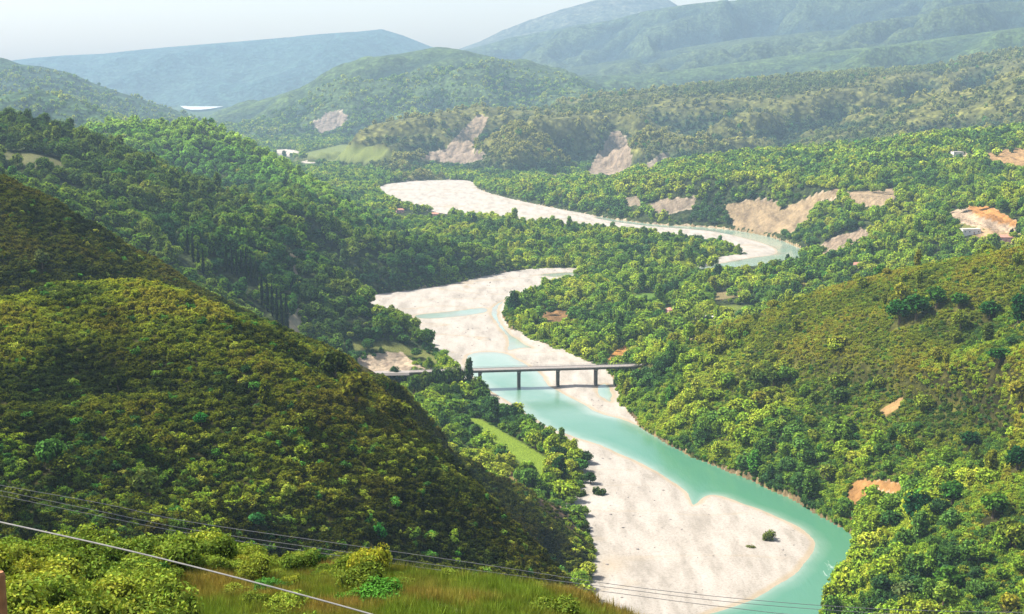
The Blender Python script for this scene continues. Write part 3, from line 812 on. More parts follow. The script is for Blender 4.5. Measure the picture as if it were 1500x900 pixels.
# ------------------------------------------------------------------ river: gravel bed and water
lr = np.concatenate([np.geomspace(440, 1000, 380)[:-1], np.geomspace(1000, 2750, 460)])
lt = np.linspace(-0.125, 0.300, 800)
br, bt = np.meshgrid(lr, lt, indexing='ij')
BX = br * np.sin(bt); BY = br * np.cos(bt)
bsd = sdf(BX, BY, BED) 
near_bed = bsd < 14
ws = np.full(BX.shape, 1e3)
ws[near_bed] = water_sdf(BX[near_bed], BY[near_bed])
bsn = bsd.copy(); bsn[near_bed] += bed_noise(BX[near_bed], BY[near_bed])
vid = np.arange(BX.size).reshape(BX.shape)
qq = np.stack([vid[:-1, :-1], vid[:-1, 1:], vid[1:, 1:], vid[1:, :-1]], -1).reshape(-1, 4)
inb = (bsd < 10)
qk = qq[inb.ravel()[qq].all(1)]
used, inv = np.unique(qk, return_inverse=True)
x, y = BX.ravel()[used], BY.ravel()[used]; w = ws.ravel()[used]; bb = bsn.ravel()[used]
gz = 0.15 + np.clip(w * 0.055, -1.6, 1.2) + fbm(x, y, 12, 4, 90) * 0.22 * smooth(0, 8, w) + fbm(x, y, 60, 3, 91) * 0.3 * smooth(4, 25, w)
gz -= smooth(4, 10, bb) * 5
me = mesh_from("gravel_bed", np.stack([x, y, gz], 1), quads=inv.reshape(-1, 4))
wetf = np.clip(1 - (w + 1) / 1.8 + fbm(x, y, 14, 3, 92) * .9, 0, 1) * 0.6
u_, v_ = proj(x, y, gz)
# the sandy stain at the foot of the left ridge and old channel traces on the upper bar
wetf = np.maximum(wetf, 0.45 * np.exp(-(((u_ - 895) / 22) ** 2 + ((v_ - 828) / 14) ** 2)))
tr = np.abs(fbm(x * 0.5 + y * 0.35, y * 1.4, 90, 3, 93))
wetf = np.maximum(wetf, (0.25 + .3 * smooth(900, 1000, y)) * (1 - smooth(0.0, 0.045, tr)) * smooth(2, 12, w))
add_attr(me, "wet", wetf)
M_GRAV = gravel_mat(); me.materials.append(M_GRAV)
link(bpy.data.objects.new("gravel_bed", me), kind="structure", label="pale pinkish gravel bars of the river bed", category="gravel bar")

inw = (ws < 4) & (bsd < 10)
qk = qq[inw.ravel()[qq].all(1)]
used, inv = np.unique(qk, return_inverse=True)
x, y = BX.ravel()[used], BY.ravel()[used]; w = ws.ravel()[used]
me = mesh_from("river", np.stack([x, y, np.zeros(len(x))], 1), quads=inv.reshape(-1, 4))
dpt = np.clip(-w / 13.0, 0, 1) * (1 - 0.62 * smooth(640, 880, y)) * (1 - .6 * smooth(915, 960, y))
add_attr(me, "depth", dpt)
u_, v_ = proj(x, y, 0 * x)
rif = 0.36 * np.exp(-(((u_ - 1215) / 22) ** 2 + ((v_ - 835) / 35) ** 2)) + 0.24 * np.exp(-(((u_ - 1130) / 40) ** 2 + ((v_ - 868) / 12) ** 2)) + 0.05
add_attr(me, "riffle", rif)
M_WAT = water_mat(); me.materials.append(M_WAT)
link(bpy.data.objects.new("river", me), kind="structure", label="milky turquoise river winding through the gravel bed", category="river")
for w_ in FARWATER:
    bm = bmesh.new()
    f = bm.faces.new([bm.verts.new((px, py, 14.0)) for px, py in w_])
    bmesh.ops.triangulate(bm, faces=[f])
    bm_obj("lake", bm, simple_mat("far_water", (0.60, 0.64, 0.62), 0.3, 0.05, 0.01), kind="structure", label="distant pale stretch of water below the blue mountains", category="lake")

# ------------------------------------------------------------------ plant prototypes
protos = bpy.data.collections.new("plant_prototypes")      # never linked to the scene

def leaf_mesh(name, lobes, ncards, card, core_scale=0.80, seed=0, droop=0.0, top_bias=0.25, aspect=1.0):
    "foliage: a dark uneven core and many leaf sprays spread over and just inside the lobes"
    r = np.random.default_rng(seed)
    V = []; T = []; C = []
    # cores
    ico = bmesh.new(); bmesh.ops.create_icosphere(ico, subdivisions=2 if len(lobes) < 5 else 1, radius=1.0)
    cv = np.array([v.co[:] for v in ico.verts]); cf = np.array([[v.index for v in f.verts] for f in ico.faces]); ico.free()
    off = 0
    for (cx, cy, cz, rx, rz) in lobes:
        j = 1 + (r.random(len(cv)) - .5) * .35
        v = cv * j[:, None] * np.array([rx, rx, rz]) * core_scale + np.array([cx, cy, cz])
        V.append(v); T.append(cf + off); off += len(v)
        C.append(np.full((len(cf), 3), 0.30) * (0.8 + .4 * r.random((len(cf), 1))))  # dark inner branches, with shade inside the foliage painted in
    L_ = np.array(lobes)
    wt = (L_[:, 3] ** 2); wt /= wt.sum()
    li = r.choice(len(lobes), ncards, p=wt)
    d = r.normal(size=(ncards, 3)); d[:, 2] += top_bias; d /= np.linalg.norm(d, axis=1)[:, None]
    rad = 0.80 + 0.32 * r.random(ncards)
    ctr = L_[li, :3] + d * L_[li][:, [3, 3, 4]] * rad[:, None]
    nrm = d * 0.8 + r.normal(size=(ncards, 3)) * 0.55; nrm[:, 2] += 0.2; nrm /= np.linalg.norm(nrm, axis=1)[:, None]
    a = np.cross(nrm, r.normal(size=(ncards, 3))); a /= np.linalg.norm(a, axis=1)[:, None]
    b = np.cross(nrm, a)
    s = card * (0.6 + 0.9 * r.random(ncards))[:, None]
    ctr[:, 2] -= droop * (1 - d[:, 2])
    k = 1.0 * aspect
    p0 = ctr - a * s * k; p1 = ctr + b * s * 0.6; p2 = ctr + a * s * k; p3 = ctr - b * s * 0.6 + nrm * s * .25
    vv = np.stack([p0, p1, p2, p3], 1).reshape(-1, 3)
    q = np.arange(ncards * 4).reshape(-1, 4) + off
    T.append(q[:, [0, 1, 2]]); T.append(q[:, [0, 2, 3]])
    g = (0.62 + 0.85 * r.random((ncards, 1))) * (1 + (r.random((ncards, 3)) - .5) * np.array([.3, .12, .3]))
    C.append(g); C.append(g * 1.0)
    V.append(vv)
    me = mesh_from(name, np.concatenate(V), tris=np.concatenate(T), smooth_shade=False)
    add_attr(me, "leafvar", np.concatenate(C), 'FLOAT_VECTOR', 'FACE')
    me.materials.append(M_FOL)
    return me

def lobes_shrub(seed, k=5):
    r = random.Random(seed); out = [(0, 0, .42, .72, .52)]
    for i in range(k):
        a = r.random() * 6.28; d = .35 + .4 * r.random()
        out.append((math.cos(a) * d, math.sin(a) * d, .25 + .45 * r.random(), .32 + .25 * r.random(), .28 + .3 * r.random()))
    return out

def lobes_tree(seed, k=9, h=2.0, base=.75):
    "unit crown: radius about 1, from base to h"
    r = random.Random(seed); out = [(0, 0, (base + h) / 2, .62, (h - base) / 2 * .8)]
    for i in range(k):
        t = i / (k - 1)
        z = base + .2 + (h - base - .35) * t
        w = math.sin(math.pi * (0.18 + 0.72 * t)) ** .8
        a = i * 2.4 + r.random(); d = w * (.45 + .25 * r.random())
        s = (.30 + .22 * r.random()) * (.7 + .5 * w)
        out.append((math.cos(a) * d, math.sin(a) * d, z, s, s * (.75 + .3 * r.random())))
    return out

def lobes_cypress(seed):
    r = random.Random(seed)
    return [((r.random() - .5) * .15, (r.random() - .5) * .15, .5 + i * .78, w, .75) for i, w in enumerate([.55, .72, .75, .66, .5, .28])]

SHRUB_N = [leaf_mesh(f"shrub_leaves_near_{i}", lobes_shrub(i, 7), 2600, .044, .80, i, aspect=1.3) for i in range(4)]
SHRUB_M = [leaf_mesh(f"shrub_leaves_{i}", lobes_shrub(20 + i, 5), 330, .125, .78, 20 + i) for i in range(5)]
TREE_M = [leaf_mesh(f"tree_crown_{i}", lobes_tree(40 + i, 10), 620, .115, .80, 40 + i) for i in range(5)]
def squash(lobes, k):
    return [(a * k, b * k, c, d * (k ** .5), e) for a, b, c, d, e in lobes]
TREE_M += [leaf_mesh("tree_crown_tall", squash(lobes_tree(51, 11, 3.0, .5), .62), 620, .10, .8, 51),
           leaf_mesh("tree_crown_broad", squash(lobes_tree(52, 11, 1.6, .55), 1.25), 620, .12, .8, 52),
           leaf_mesh("tree_crown_loose", squash(lobes_tree(53, 7, 2.2, .6), 1.1), 420, .15, .62, 53)]
TREE_F = [leaf_mesh(f"far_crown_{i}", lobes_tree(60 + i, 6, 1.8, .3), 150, .21, .82, 60 + i) for i in range(4)]
CYP = [leaf_mesh(f"cypress_crown_{i}", lobes_cypress(80 + i), 420, .13, .8, 80 + i, aspect=1.2) for i in range(3)]
rr_ = np.random.default_rng(5)
def grass_mesh(seed):
    r = np.random.default_rng(seed); n = 60
    a = r.random(n) * 6.28; d = r.random(n) ** .5 * .35; h = .45 + .5 * r.random(n); w = .018
    bx, by = np.cos(a) * d, np.sin(a) * d
    la = r.random(n) * 6.28; lean = .35 * r.random(n)
    tx, ty = bx + np.cos(la) * lean, by + np.sin(la) * lean
    pa = r.random(n) * 3.14
    p0 = np.stack([bx - np.cos(pa) * w, by - np.sin(pa) * w, 0 * h], 1); p1 = np.stack([bx + np.cos(pa) * w, by + np.sin(pa) * w, 0 * h], 1)
    p2 = np.stack([tx, ty, h], 1)
    me = mesh_from(f"grass_tuft_{seed}", np.stack([p0, p1, p2], 1).reshape(-1, 3), tris=np.arange(3 * n).reshape(-1, 3), smooth_shade=False)
    g = (.7 + .6 * r.random((n, 1))) * np.ones((n, 3))
    add_attr(me, "leafvar", g, 'FLOAT_VECTOR', 'FACE'); me.materials.append(M_FOL)
    return me
GRASS = [grass_mesh(i) for i in range(3)]

def trunk_mesh(seed, h=1.0, r0=.10):
    r = random.Random(seed); bm = bmesh.new()
    pts = [(0, 0, -.25), (.02, .01, .3), (.05 * (r.random() - .5), .05, .7), (.08 * (r.random() - .5), .0, 1.1), (0, .05, 1.5)]
    tube(bm, pts, [r0 * 1.4, r0, r0 * .8, r0 * .6, r0 * .3], 7)
    for k in range(4):
        a = k * 1.7 + r.random(); b = .55 + .15 * k
        tube(bm, [(0.02, .02, b), (math.cos(a) * .3, math.sin(a) * .3, b + .28), (math.cos(a) * .55, math.sin(a) * .55, b + .5)], [r0 * .45, r0 * .3, r0 * .12], 5)
    me = bpy.data.meshes.new("tree_trunk"); bm.to_mesh(me); bm.free(); me.materials.append(M_BARK)
    return me
TRUNK = [trunk_mesh(i) for i in range(3)]

_pcoll = {}
def proto_collection(key, meshes, trunks=False):
    c = bpy.data.collections.new("prototypes_" + key)
    for i, me in enumerate(meshes):
        o = bpy.data.objects.new(f"{key}_{i:02d}", me)
        c.objects.link(o)
    _pcoll[key] = c
    return c
for k, ms in (("shrub_near", SHRUB_N), ("shrub", SHRUB_M), ("tree", TREE_M), ("far_tree", TREE_F), ("grass_tuft", GRASS)):
    proto_collection(k, ms)

def scatter_obj(name, key, x, y, z, sx, sz, tint, **props):
    "one object that carries a great many plants as instances"
    n = len(x)
    me = bpy.data.meshes.new(name)
    me.vertices.add(n); me.vertices.foreach_set("co", np.stack([x, y, z], 1).astype(np.float32).ravel())
    r = np.random.default_rng(n)
    add_attr(me, "rot", np.stack([(r.random(n) - .5) * .2, (r.random(n) - .5) * .2, r.random(n) * 6.283], 1), 'FLOAT_VECTOR')
    add_attr(me, "scl", np.stack([sx, sx * (.85 + .3 * r.random(n)), sz], 1), 'FLOAT_VECTOR')
    add_attr(me, "tint", tint, 'FLOAT_VECTOR')
    add_attr(me, "pick", r.integers(0, 1000, n), 'INT')
    o = bpy.data.objects.new(name, me)
    ng = bpy.data.node_groups.new(name + "_nodes", 'GeometryNodeTree')
    ng.interface.new_socket("Geometry", in_out='INPUT', socket_type='NodeSocketGeometry')
    ng.interface.new_socket("Geometry", in_out='OUTPUT', socket_type='NodeSocketGeometry')
    N, L = ng.nodes, ng.links
    gi = N.new("NodeGroupInput"); go = N.new("NodeGroupOutput")
    m2p = N.new("GeometryNodeMeshToPoints")
    iop = N.new("GeometryNodeInstanceOnPoints")
    ci = N.new("GeometryNodeCollectionInfo"); ci.inputs[0].default_value = _pcoll[key]
    ci.inputs['Separate Children'].default_value = True; ci.inputs['Reset Children'].default_value = True
    def at(nm, typ):
        a = N.new("GeometryNodeInputNamedAttribute"); a.data_type = typ; a.inputs[0].default_value = nm
        return a.outputs[0]
    L.new(gi.outputs[0], m2p.inputs[0]); L.new(m2p.outputs[0], iop.inputs['Points'])
    L.new(ci.outputs[0], iop.inputs['Instance']); iop.inputs['Pick Instance'].default_value = True
    L.new(at("pick", 'INT'), iop.inputs['Instance Index'])
    e2r = N.new("FunctionNodeEulerToRotation")
    L.new(at("rot", 'FLOAT_VECTOR'), e2r.inputs[0]); L.new(e2r.outputs[0], iop.inputs['Rotation'])
    L.new(at("scl", 'FLOAT_VECTOR'), iop.inputs['Scale'])
    L.new(iop.outputs[0], go.inputs[0])
    md = o.modifiers.new("scatter", 'NODES'); md.node_group = ng
    link(o, kind="stuff", **props)
    return o

# ------------------------------------------------------------------ scatter plants
def fan(r0, r1, dens, seed, half=0.42):
    area = half * (r1 * r1 - r0 * r0)
    n = int(area * dens)
    r = np.random.default_rng(seed)
    rad = np.sqrt(r0 * r0 + (r1 * r1 - r0 * r0) * r.random(n)); th = (r.random(n) * 2 - 1) * half
    return rad * np.sin(th), rad * np.cos(th), r

RIVER_SEEN = [(505, 437), (560, 433), (640, 423), (700, 409), (770, 396), (850, 395), (815, 410), (770, 428), (740, 447), (733, 468), (760, 490), (810, 512), (860, 532), (900, 548),
          (903, 575), (910, 600), (945, 634), (990, 660), (1050, 687), (1100, 706), (1160, 735), (1205, 759), (1250, 782), (1254, 805), (1232, 835),
          (1212, 880), (1200, 930), (886, 930), (880, 880), (880, 820), (868, 790), (862, 760), (850, 700), (852, 665), (830, 640), (795, 628),
          (760, 600), (722, 572), (690, 548), (680, 520), (640, 490), (600, 468), (560, 450)]
FAR_SEEN = [(550, 270), (600, 266), (690, 264), (694, 277), (730, 289), (790, 302), (860, 316), (960, 330), (1040, 333), (1100, 341), (1150, 353), (1192, 376), (1100, 396), (1000, 398), (1020, 388), (1060, 376), (1100, 372),
            (1060, 357), (1040, 350), (950, 341), (880, 333), (800, 325), (700, 312), (620, 302), (575, 290)]
OPEN_VIEWS = [(RIVER_SEEN, 9e3), (FAR_SEEN, 3e3), ([(690, 534), (962, 526), (962, 541), (905, 552), (690, 556)], 915), 
              ([(965, 440), (1000, 440), (1000, 462), (965, 462)], 1200), ([(1016, 458), (1052, 458), (1052, 472), (1016, 472)], 1100), ([(1094, 446), (1118, 446), (1118, 462), (1094, 462)], 1100),
              ([(1405, 330), (1440, 330), (1440, 346), (1405, 346)], 1500), ([(1455, 342), (1490, 342), (1490, 358), (1455, 358)], 1500), ([(575, 300), (660, 300), (660, 318), (575, 318)], 2300),
              ([(1248, 382), (1264, 382), (1264, 398), (1248, 398)], 1500), ([(395, 218), (470, 234), (470, 244), (400, 234)], 4300)]
OPEN_VIEWS += [(o, n1 - 60) for o, n0, n1, c in BARE + FIELD if not (o[0][0] < 160 and o[0][1] < 240)]
def open_view(x, y, ztop, rad):
    "true where a plant would stand in one of the places that the photo shows open"
    u, v = proj(x, y, ztop)
    w = FPX * rad / y
    out = np.zeros(len(x), bool)
    for poly, ymax in OPEN_VIEWS:
        q = np.asarray(poly, float)
        m = (u > q[:, 0].min() - 5) & (u < q[:, 0].max() + 5) & (v > q[:, 1].min() - 5) & (v < q[:, 1].max() + 5) & (y < ymax) & (y > 150)
        if m.any():
            out[m] |= sdf(u[m], v[m], q) < -np.minimum(w[m] * .3, 4)
    return out

def clear(x, y, z, bd_min=3.0):
    "where plants may stand"
    bd = sample(GBD, x, y)
    b, _ = bareness(x, y, z); f, _ = fieldness(x, y, z)
    jit = fbm(x, y, 9, 2, 33) * .25
    ok = (bd > bd_min) & ((b + jit < .45) | (np.random.default_rng(len(x)).random(len(x)) < .10)) & (f < .4)
    for k in FARBED:
        ok &= sdf(x, y, k) > 4
    return ok, bd

SHRUBS = []; TREES = []        # candidates: x, y, z, sx, sz, tint, zone
# 1. foreground bank
x, y, r = fan(24, 300, .8, 1, .48)
ids = sample_id(x, y); z = sample(GZ, x, y)
u, v = proj(x, y, z)
fgm = (ids == hid(FG[0]))
grassy = np.clip(fbm(x, y, 13, 3, 88) + .15 + np.where((u > 250) & (u < 900), .45, -.25) - smooth(62, 76, np.hypot(x, y)) * .9, 0, 1)
ok = fgm & (r.random(len(x)) > grassy * 1.3) & ((u < 260) | (np.hypot(x, y) > 70) | (r.random(len(x)) < .22)) & (np.hypot(x, y) > 30)
x, y, z, u, v = x[ok], y[ok], z[ok], u[ok], v[ok]
s = (.4 + .75 * r.random(len(x)) ** 1.6) * (1 + .6 * smooth(70, 100, np.hypot(x, y))) * np.where(u < 330, 1.45, 1.0)
vis = visible(x, y, z + s * 1.2, 1.5)
x, y, z, s = x[vis], y[vis], z[vis], s[vis]
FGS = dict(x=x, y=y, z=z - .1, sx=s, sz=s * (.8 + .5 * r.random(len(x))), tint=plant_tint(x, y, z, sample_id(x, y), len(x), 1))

# 2. maquis on the near ridges
x, y, r = fan(100, 1150, .52, 2)
x2, y2, r2 = fan(220, 560, .42, 22)
x3, y3, r3 = fan(560, 950, .40, 24)
x, y = np.concatenate([x, x2, x3]), np.concatenate([y, y2, y3])
ids = sample_id(x, y); z = sample(GZ, x, y)
m = np.isin(ids, [hid("near_hillside"), hid("brown_hillside"), hid("right_hillside"), hid("right_spur"), hid(FLOOR[0]), hid("wooded_escarpment"), hid("wooded_mound")]) & (sample_id(x, y) != hid(FG[0]))
m &= (ids != hid(FLOOR[0])) | (r.random(len(x)) < .12)
m &= ~np.isin(ids, [hid("wooded_escarpment"), hid("wooded_mound")]) | (r.random(len(x)) < .1)
x, y, z, ids = x[m], y[m], z[m], ids[m]
ok, bd = clear(x, y, z, 1.0)
x, y, z, ids = x[ok], y[ok], z[ok], ids[ok]
hole = fbm(x, y, 22, 3, 55)
ok = hole > -.58
x, y, z, ids = x[ok], y[ok], z[ok], ids[ok]
s = (.55 + 1.15 * r.random(len(x)) ** 2.2) * (1 + .15 * smooth(300, 600, np.hypot(x, y))) * np.where(ids == hid('right_hillside'), .85, 1)
vis = visible(x, y, z + s * 1.3, 2.0) & ~open_view(x, y, z + s, s)
x, y, z, ids, s = x[vis], y[vis], z[vis], ids[vis], s[vis]
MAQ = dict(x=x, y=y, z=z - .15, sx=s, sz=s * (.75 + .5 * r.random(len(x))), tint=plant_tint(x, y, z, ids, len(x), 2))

# bushes along the waterside
x, y, r = fan(430, 1600, .30, 23)
bd = sample(GBD, x, y); z = sample(GZ, x, y); u, v = proj(x, y, z)
m = (bd > .3) & (bd < 12) & ((u > 895) | (r.random(len(x)) < .4)) & (np.abs(u - 750) < 900)
x, y, z = x[m], y[m], z[m]
s = .8 + 1.5 * r.random(len(x)) ** 1.5
m = ~open_view(x, y, z + s, s) & visible(x, y, z + s, 2)
x, y, z, s = x[m], y[m], z[m], s[m]
W_ = dict(x=x, y=y, z=z - .3, sx=s, sz=s * 1.1, tint=plant_tint(x, y, z, np.full(len(x), hid(FLOOR[0])), len(x), 7))
MAQ = {k: np.concatenate([MAQ[k], W_[k]]) for k in W_}

# 3. trees of the middle distance
def tree_layer(r0, r1, dens, seed, smin, smax, sel, bdmin=4.0, prob=None):
    x, y, r = fan(r0, r1, dens, seed)
    ids = sample_id(x, y); z = sample(GZ, x, y)
    m = sel(x, y, z, ids, r)
    x, y, z, ids = x[m], y[m], z[m], ids[m]
    ok, bd = clear(x, y, z, bdmin)
    x, y, z, ids = x[ok], y[ok], z[ok], ids[ok]
    s = smin + (smax - smin) * r.random(len(x)) ** 2.2
    s = s * (1 + .3 * fbm(x, y, 50, 2, 18))
    k = ~open_view(x, y, z + s * 1.5, s)
    x, y, z, ids, s = x[k], y[k], z[k], ids[k], s[k]
    vis = visible(x, y, z + s * 2.2, 4.0)
    x, y, z, ids, s = x[vis], y[vis], z[vis], ids[vis], s[vis]
    return dict(x=x, y=y, z=z - .3, sx=s, sz=s * (.75 + .4 * r.random(len(x))), tint=plant_tint(x, y, z, ids, len(x), seed), ids=ids)

def sel_mid(x, y, z, ids, r):
    u, v = proj(x, y, z)
    gap = (fbm(x, y, 70, 3, 19) > .38) & (ids == hid(FLOOR[0])) & (y < 1500) & (r.random(len(x)) < .85)
    m = np.isin(ids, [hid(FLOOR[0]), hid("wooded_escarpment"), hid("wooded_spur"), hid("wooded_mound"), hid("village_hill"), hid("river_bluff"), hid("wooded_ridge"), hid("triangular_hill")])
    # trees climb the lower half of the right hillside, thinning upwards
    rh = np.isin(ids, [hid("right_hillside"), hid("right_spur")])
    p = (1 - smooth(14, 50, z + fbm(x, y, 60, 3, 13) * 22)) * .8 + .05 + .25 * (fbm(x, y, 35, 2, 14) > .45)
    m |= rh & (r.random(len(x)) < p)
    nb = (ids == hid("near_hillside")) & (u < 600)
    m &= ~gap
    m |= nb & (r.random(len(x)) < .035 + .18 * (fbm(x, y, 40, 2, 15) > .4)) & (v > 560)
    return m
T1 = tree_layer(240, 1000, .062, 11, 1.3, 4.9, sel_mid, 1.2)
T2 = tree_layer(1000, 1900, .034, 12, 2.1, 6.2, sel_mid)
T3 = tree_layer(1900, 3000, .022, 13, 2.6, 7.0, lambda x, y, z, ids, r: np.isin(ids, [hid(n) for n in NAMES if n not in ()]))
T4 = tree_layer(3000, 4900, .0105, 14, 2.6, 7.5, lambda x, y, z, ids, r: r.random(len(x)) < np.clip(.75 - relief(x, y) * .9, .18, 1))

# individual trees and shrubs that the photo shows on their own: (u, v of the foot, radius, height factor, colour, label)
GREEN, DEEP, BRIGHT, LIME, OLIVE, DARK = (.06, .125, .016), (.018, .075, .022), (.11, .19, .022), (.27, .27, .03), (.10, .115, .015), (.022, .045, .014)
SPECIAL = [
 (1318,475,4.4,1.0,(.03,.12,.02),"large dark green tree clump alone on the upper right hillside"),
 (1342,468,4.6,1.0,(.035,.12,.02),"broad green tree beside the dark clump on the upper right hillside"),
 (1372,452,3.8,1.0,(.05,.14,.02),"lighter green tree at the upper end of the clump on the right hillside"),
 (1405,452,3.2,.9,(.05,.14,.02),"small green tree just right of the clump on the upper right hillside"),
 (1450,468,3.4,.9,(.03,.11,.02),"round green tree on open scrub near the right edge, upper hillside"),
 (1492,476,3.6,1.0,(.02,.09,.02),"dark green tree cut by the right edge on the upper hillside"),
 (1465,530,3.0,.9,(.03,.11,.02),"small dark tree on the right hillside below the green clump"),
 (1345,770,4.2,1.1,DEEP,"large dark tree on the lower right hillside above the river bend"),
 (1395,742,3.6,1.0,(.05,.15,.02),"bright green tree right of the large dark tree, lower right hillside"),
 (1455,760,3.4,1.0,(.08,.18,.02),"vivid green tree near the right edge above the river bend"),
 (1490,690,3.4,1.0,(.02,.08,.02),"dark tree at the right edge, halfway down the hillside"),
 (1420,660,3.0,1.0,(.02,.07,.02),"dark round tree in the middle of the right hillside"),
 (1390,870,3.4,1.0,(.07,.17,.02),"light green tree low on the right near the bottom edge"),
 (1480,890,2.6,1.0,(.32,.31,.03),"yellow-green bush at the lower right corner"),
 (1330,880,3.0,1.0,(.14,.19,.06),"pale grey-green tree low on the right beside the river bend"),
 (1125,802,3.2,1.15,(.13,.17,.03),"lone green shrub standing on the white gravel island"),
 (1100,815,2.2,.6,(.15,.17,.05),"small dry bush beside the lone shrub on the gravel island"),
 (865,720,2.2,1.0,(.03,.08,.02),"dark tree on the gravel edge at the foot of the green field"),
 (878,736,2.2,.9,(.06,.11,.02),"green bush farthest out on the gravel below the field"),
 (850,738,1.9,.9,(.07,.12,.02),"pale green bush on the gravel below the field"),
 (858,680,2.4,1.0,(.04,.09,.02),"tree at the tip of the riverside wood above the gravel"),
 (820,705,3.2,1.0,(.03,.09,.02),"dense dark tree between the green field and the gravel"),
 (840,690,2.8,1.0,(.05,.12,.02),"green tree right of the field by the gravel"),
 (668,566,4.0,1.1,(.06,.12,.02),"broad green tree hiding the left end of the bridge"),
 (642,560,3.6,1.0,(.09,.15,.02),"pale green tree in front of the road, left of the bridge"),
 (690,578,3.4,1.0,(.08,.15,.02),"yellow-green tree below the left end of the bridge"),
 (655,585,3.0,.9,(.02,.05,.015),"dark tree below the broad tree at the left end of the bridge"),
 (545,845,1.0,1.5,(.36,.38,.04),"bright yellow-green bush in front of the dark ridge at the bottom"),
 (755,855,.62,2.2,(.10,.22,.06),"narrow fresh green bush standing up at the bottom centre"),
 (555,785,2.0,1.2,(.04,.20,.03),"vivid green tree among dark scrub above the yellow bush"),
 (375,770,1.6,1.2,(.06,.22,.06),"blue-green sapling in the scrub at the lower left"),
 (215,730,3.2,1.1,(.10,.14,.03),"pale green tree clump on the lower left slope"),
 (75,690,3.6,1.1,(.07,.17,.03),"broad bright green tree near the left edge, lower slope"),
 (62,395,2.8,1.4,(.14,.18,.05),"pale green tree alone on the dark ridge at the left edge"),
 (295,625,1.8,1.0,(.04,.20,.03),"small vivid green tree in the middle of the near left ridge"),
 (1105,455,4.2,1.2,(.012,.03,.012),"dark conifer above the white-walled shed on the right terrace"),
 (1482,352,2.4,2.3,(.012,.03,.012),"dark slender tree beside the pink house at the right edge"),
 (1185,416,5.0,.9,(.02,.08,.02),"dark tree beside the small yellow plot"),
 (1015,493,5.0,.9,(.012,.05,.016),"dark tree below the long white shed"),
]
CYPS = [(332,398,1.9),(340,402,2.0),(347,405,2.0),(354,409,2.1),(361,412,2.1),(368,415,2.1),(376,419,2.1),(384,447,2.1),(392,456,2.2),(399,464,2.2),(406,472,2.3),(413,480,2.5),(420,487,2.6),
        (275,372,1.8),(283,384,1.8),(291,396,1.8),(298,404,1.7)]

def mk_empty(name, loc, rz=0.0, **props):
    o = bpy.data.objects.new(name, None); o.location = loc; o.rotation_euler = (0, 0, rz)
    o.empty_display_size = 1.0
    return link(o, **props)

def put_tree(x, y, z, sx, sz, tint, label, group=None, crown=None, name="tree", cat="tree", k=0, trunk=True):
    rz = random.random() * 6.28
    pr = dict(label=label, category=cat)
    if group: pr['group'] = group
    e = mk_empty(name, (float(x), float(y), float(z)), rz, **pr)
    c = bpy.data.objects.new("crown", crown if crown is not None else TREE_M[k % len(TREE_M)])
    c.scale = (float(sx), float(sx), float(sz)); c.parent = e
    link(c); c["tint"] = [float(t) for t in tint]
    if trunk:
        t = bpy.data.objects.new("trunk", TRUNK[k % 3]); t.scale = (float(sx), float(sx), float(sz)); t.parent = e
        link(t)
    return e

def put_shrub(x, y, z, sx, sz, tint, label, group, mesh):
    o = bpy.data.objects.new("shrub", mesh)
    o.location = (float(x), float(y), float(z)); o.rotation_euler = (0, 0, random.random() * 6.28)
    o.scale = (float(sx), float(sx), float(sz))
    pr = dict(label=label, category="shrub")
    if group: pr['group'] = group
    link(o, **pr); o["tint"] = [float(t) for t in tint]
    return o

ORDW = ["leftmost"] + [w + " from the left" for w in ("second", "third", "fourth", "fifth", "sixth", "seventh", "eighth", "ninth", "tenth", "eleventh", "twelfth", "thirteenth")]
spx = []
for i, (u, v, rad, hf, col, lab) in enumerate(SPECIAL):
    if u > 1300 and v > 400: rad *= 1.55
    if 815 < u < 895 and 670 < v < 745: rad *= 1.6
    hx, hy, hz = hit(u, v, 620 if 600 > v > 400 and 320 < u < 900 else 60)
    if hz < 0: hz = .9
    bush = ("bush" in lab or "shrub" in lab)
    sz_ = rad * hf
    if bush:
        me_ = SHRUB_N[i % 4] if hy < 150 else SHRUB_M[i % 5]
        put_shrub(hx, hy, hz - .1, rad, sz_ * 1.1, col, lab, None, me_)
    else:
        put_tree(hx, hy, hz - .2, rad, sz_ * .85, col, lab, k=i)
    spx.append((hx, hy, rad))
for i, (u, v, w_) in enumerate(CYPS):
    hx, hy, hz = hit(u, v, 760 if i < 13 else 640)
    left = i >= 13
    put_tree(hx, hy, hz - .3, w_ * .9, w_ * (1.7 + .6 * random.random()), (.020, .038, .014),
             f"{ORDW[i - 13]} cypress in the short row above the brown ridge" if left else f"{ORDW[i]} cypress in the long row on the left valley terrace",
             "cypresses in the short row" if left else "cypresses in the long row", crown=CYP[i % 3], name="cypress_tree", k=i)
    spx.append((hx, hy, 3)); spx.append((hx, hy - 8, 7)); spx.append((hx, hy - 18, 8))
spx = np.array(spx)
for i, (u, v, yy, rad, hh) in enumerate([(606,552,856,4.6,6.4),(624,548,862,4.4,7.2),(640,545,866,4.8,7.8),(656,546,868,4.6,7.6),(672,547,870,4.6,7.8),(687,547,872,4.2,7.4),(650,560,846,4.2,6.0),(697,560,862,3.6,5.4),(668,566,842,4.2,5.6)]):
    hx, hy, _ = P(u, v, yy); hz = float(sample(GZ, np.array([hx]), np.array([hy]))[0])
    put_tree(hx, hy, hz - .3, rad, hh, [(.075, .15, .02), (.10, .16, .02), (.05, .11, .018)][i % 3], f"{ORDW[i]} of the tall trees hiding the left end of the bridge", "tall trees hiding the left end of the bridge", k=i)
spx = np.array(list(spx))
def not_near_special(d, pad=.8):
    m = np.ones(len(d['x']), bool)
    for hx, hy, rad in spx:
        m &= (d['x'] - hx) ** 2 + (d['y'] - hy) ** 2 > (rad * pad) ** 2
    return m
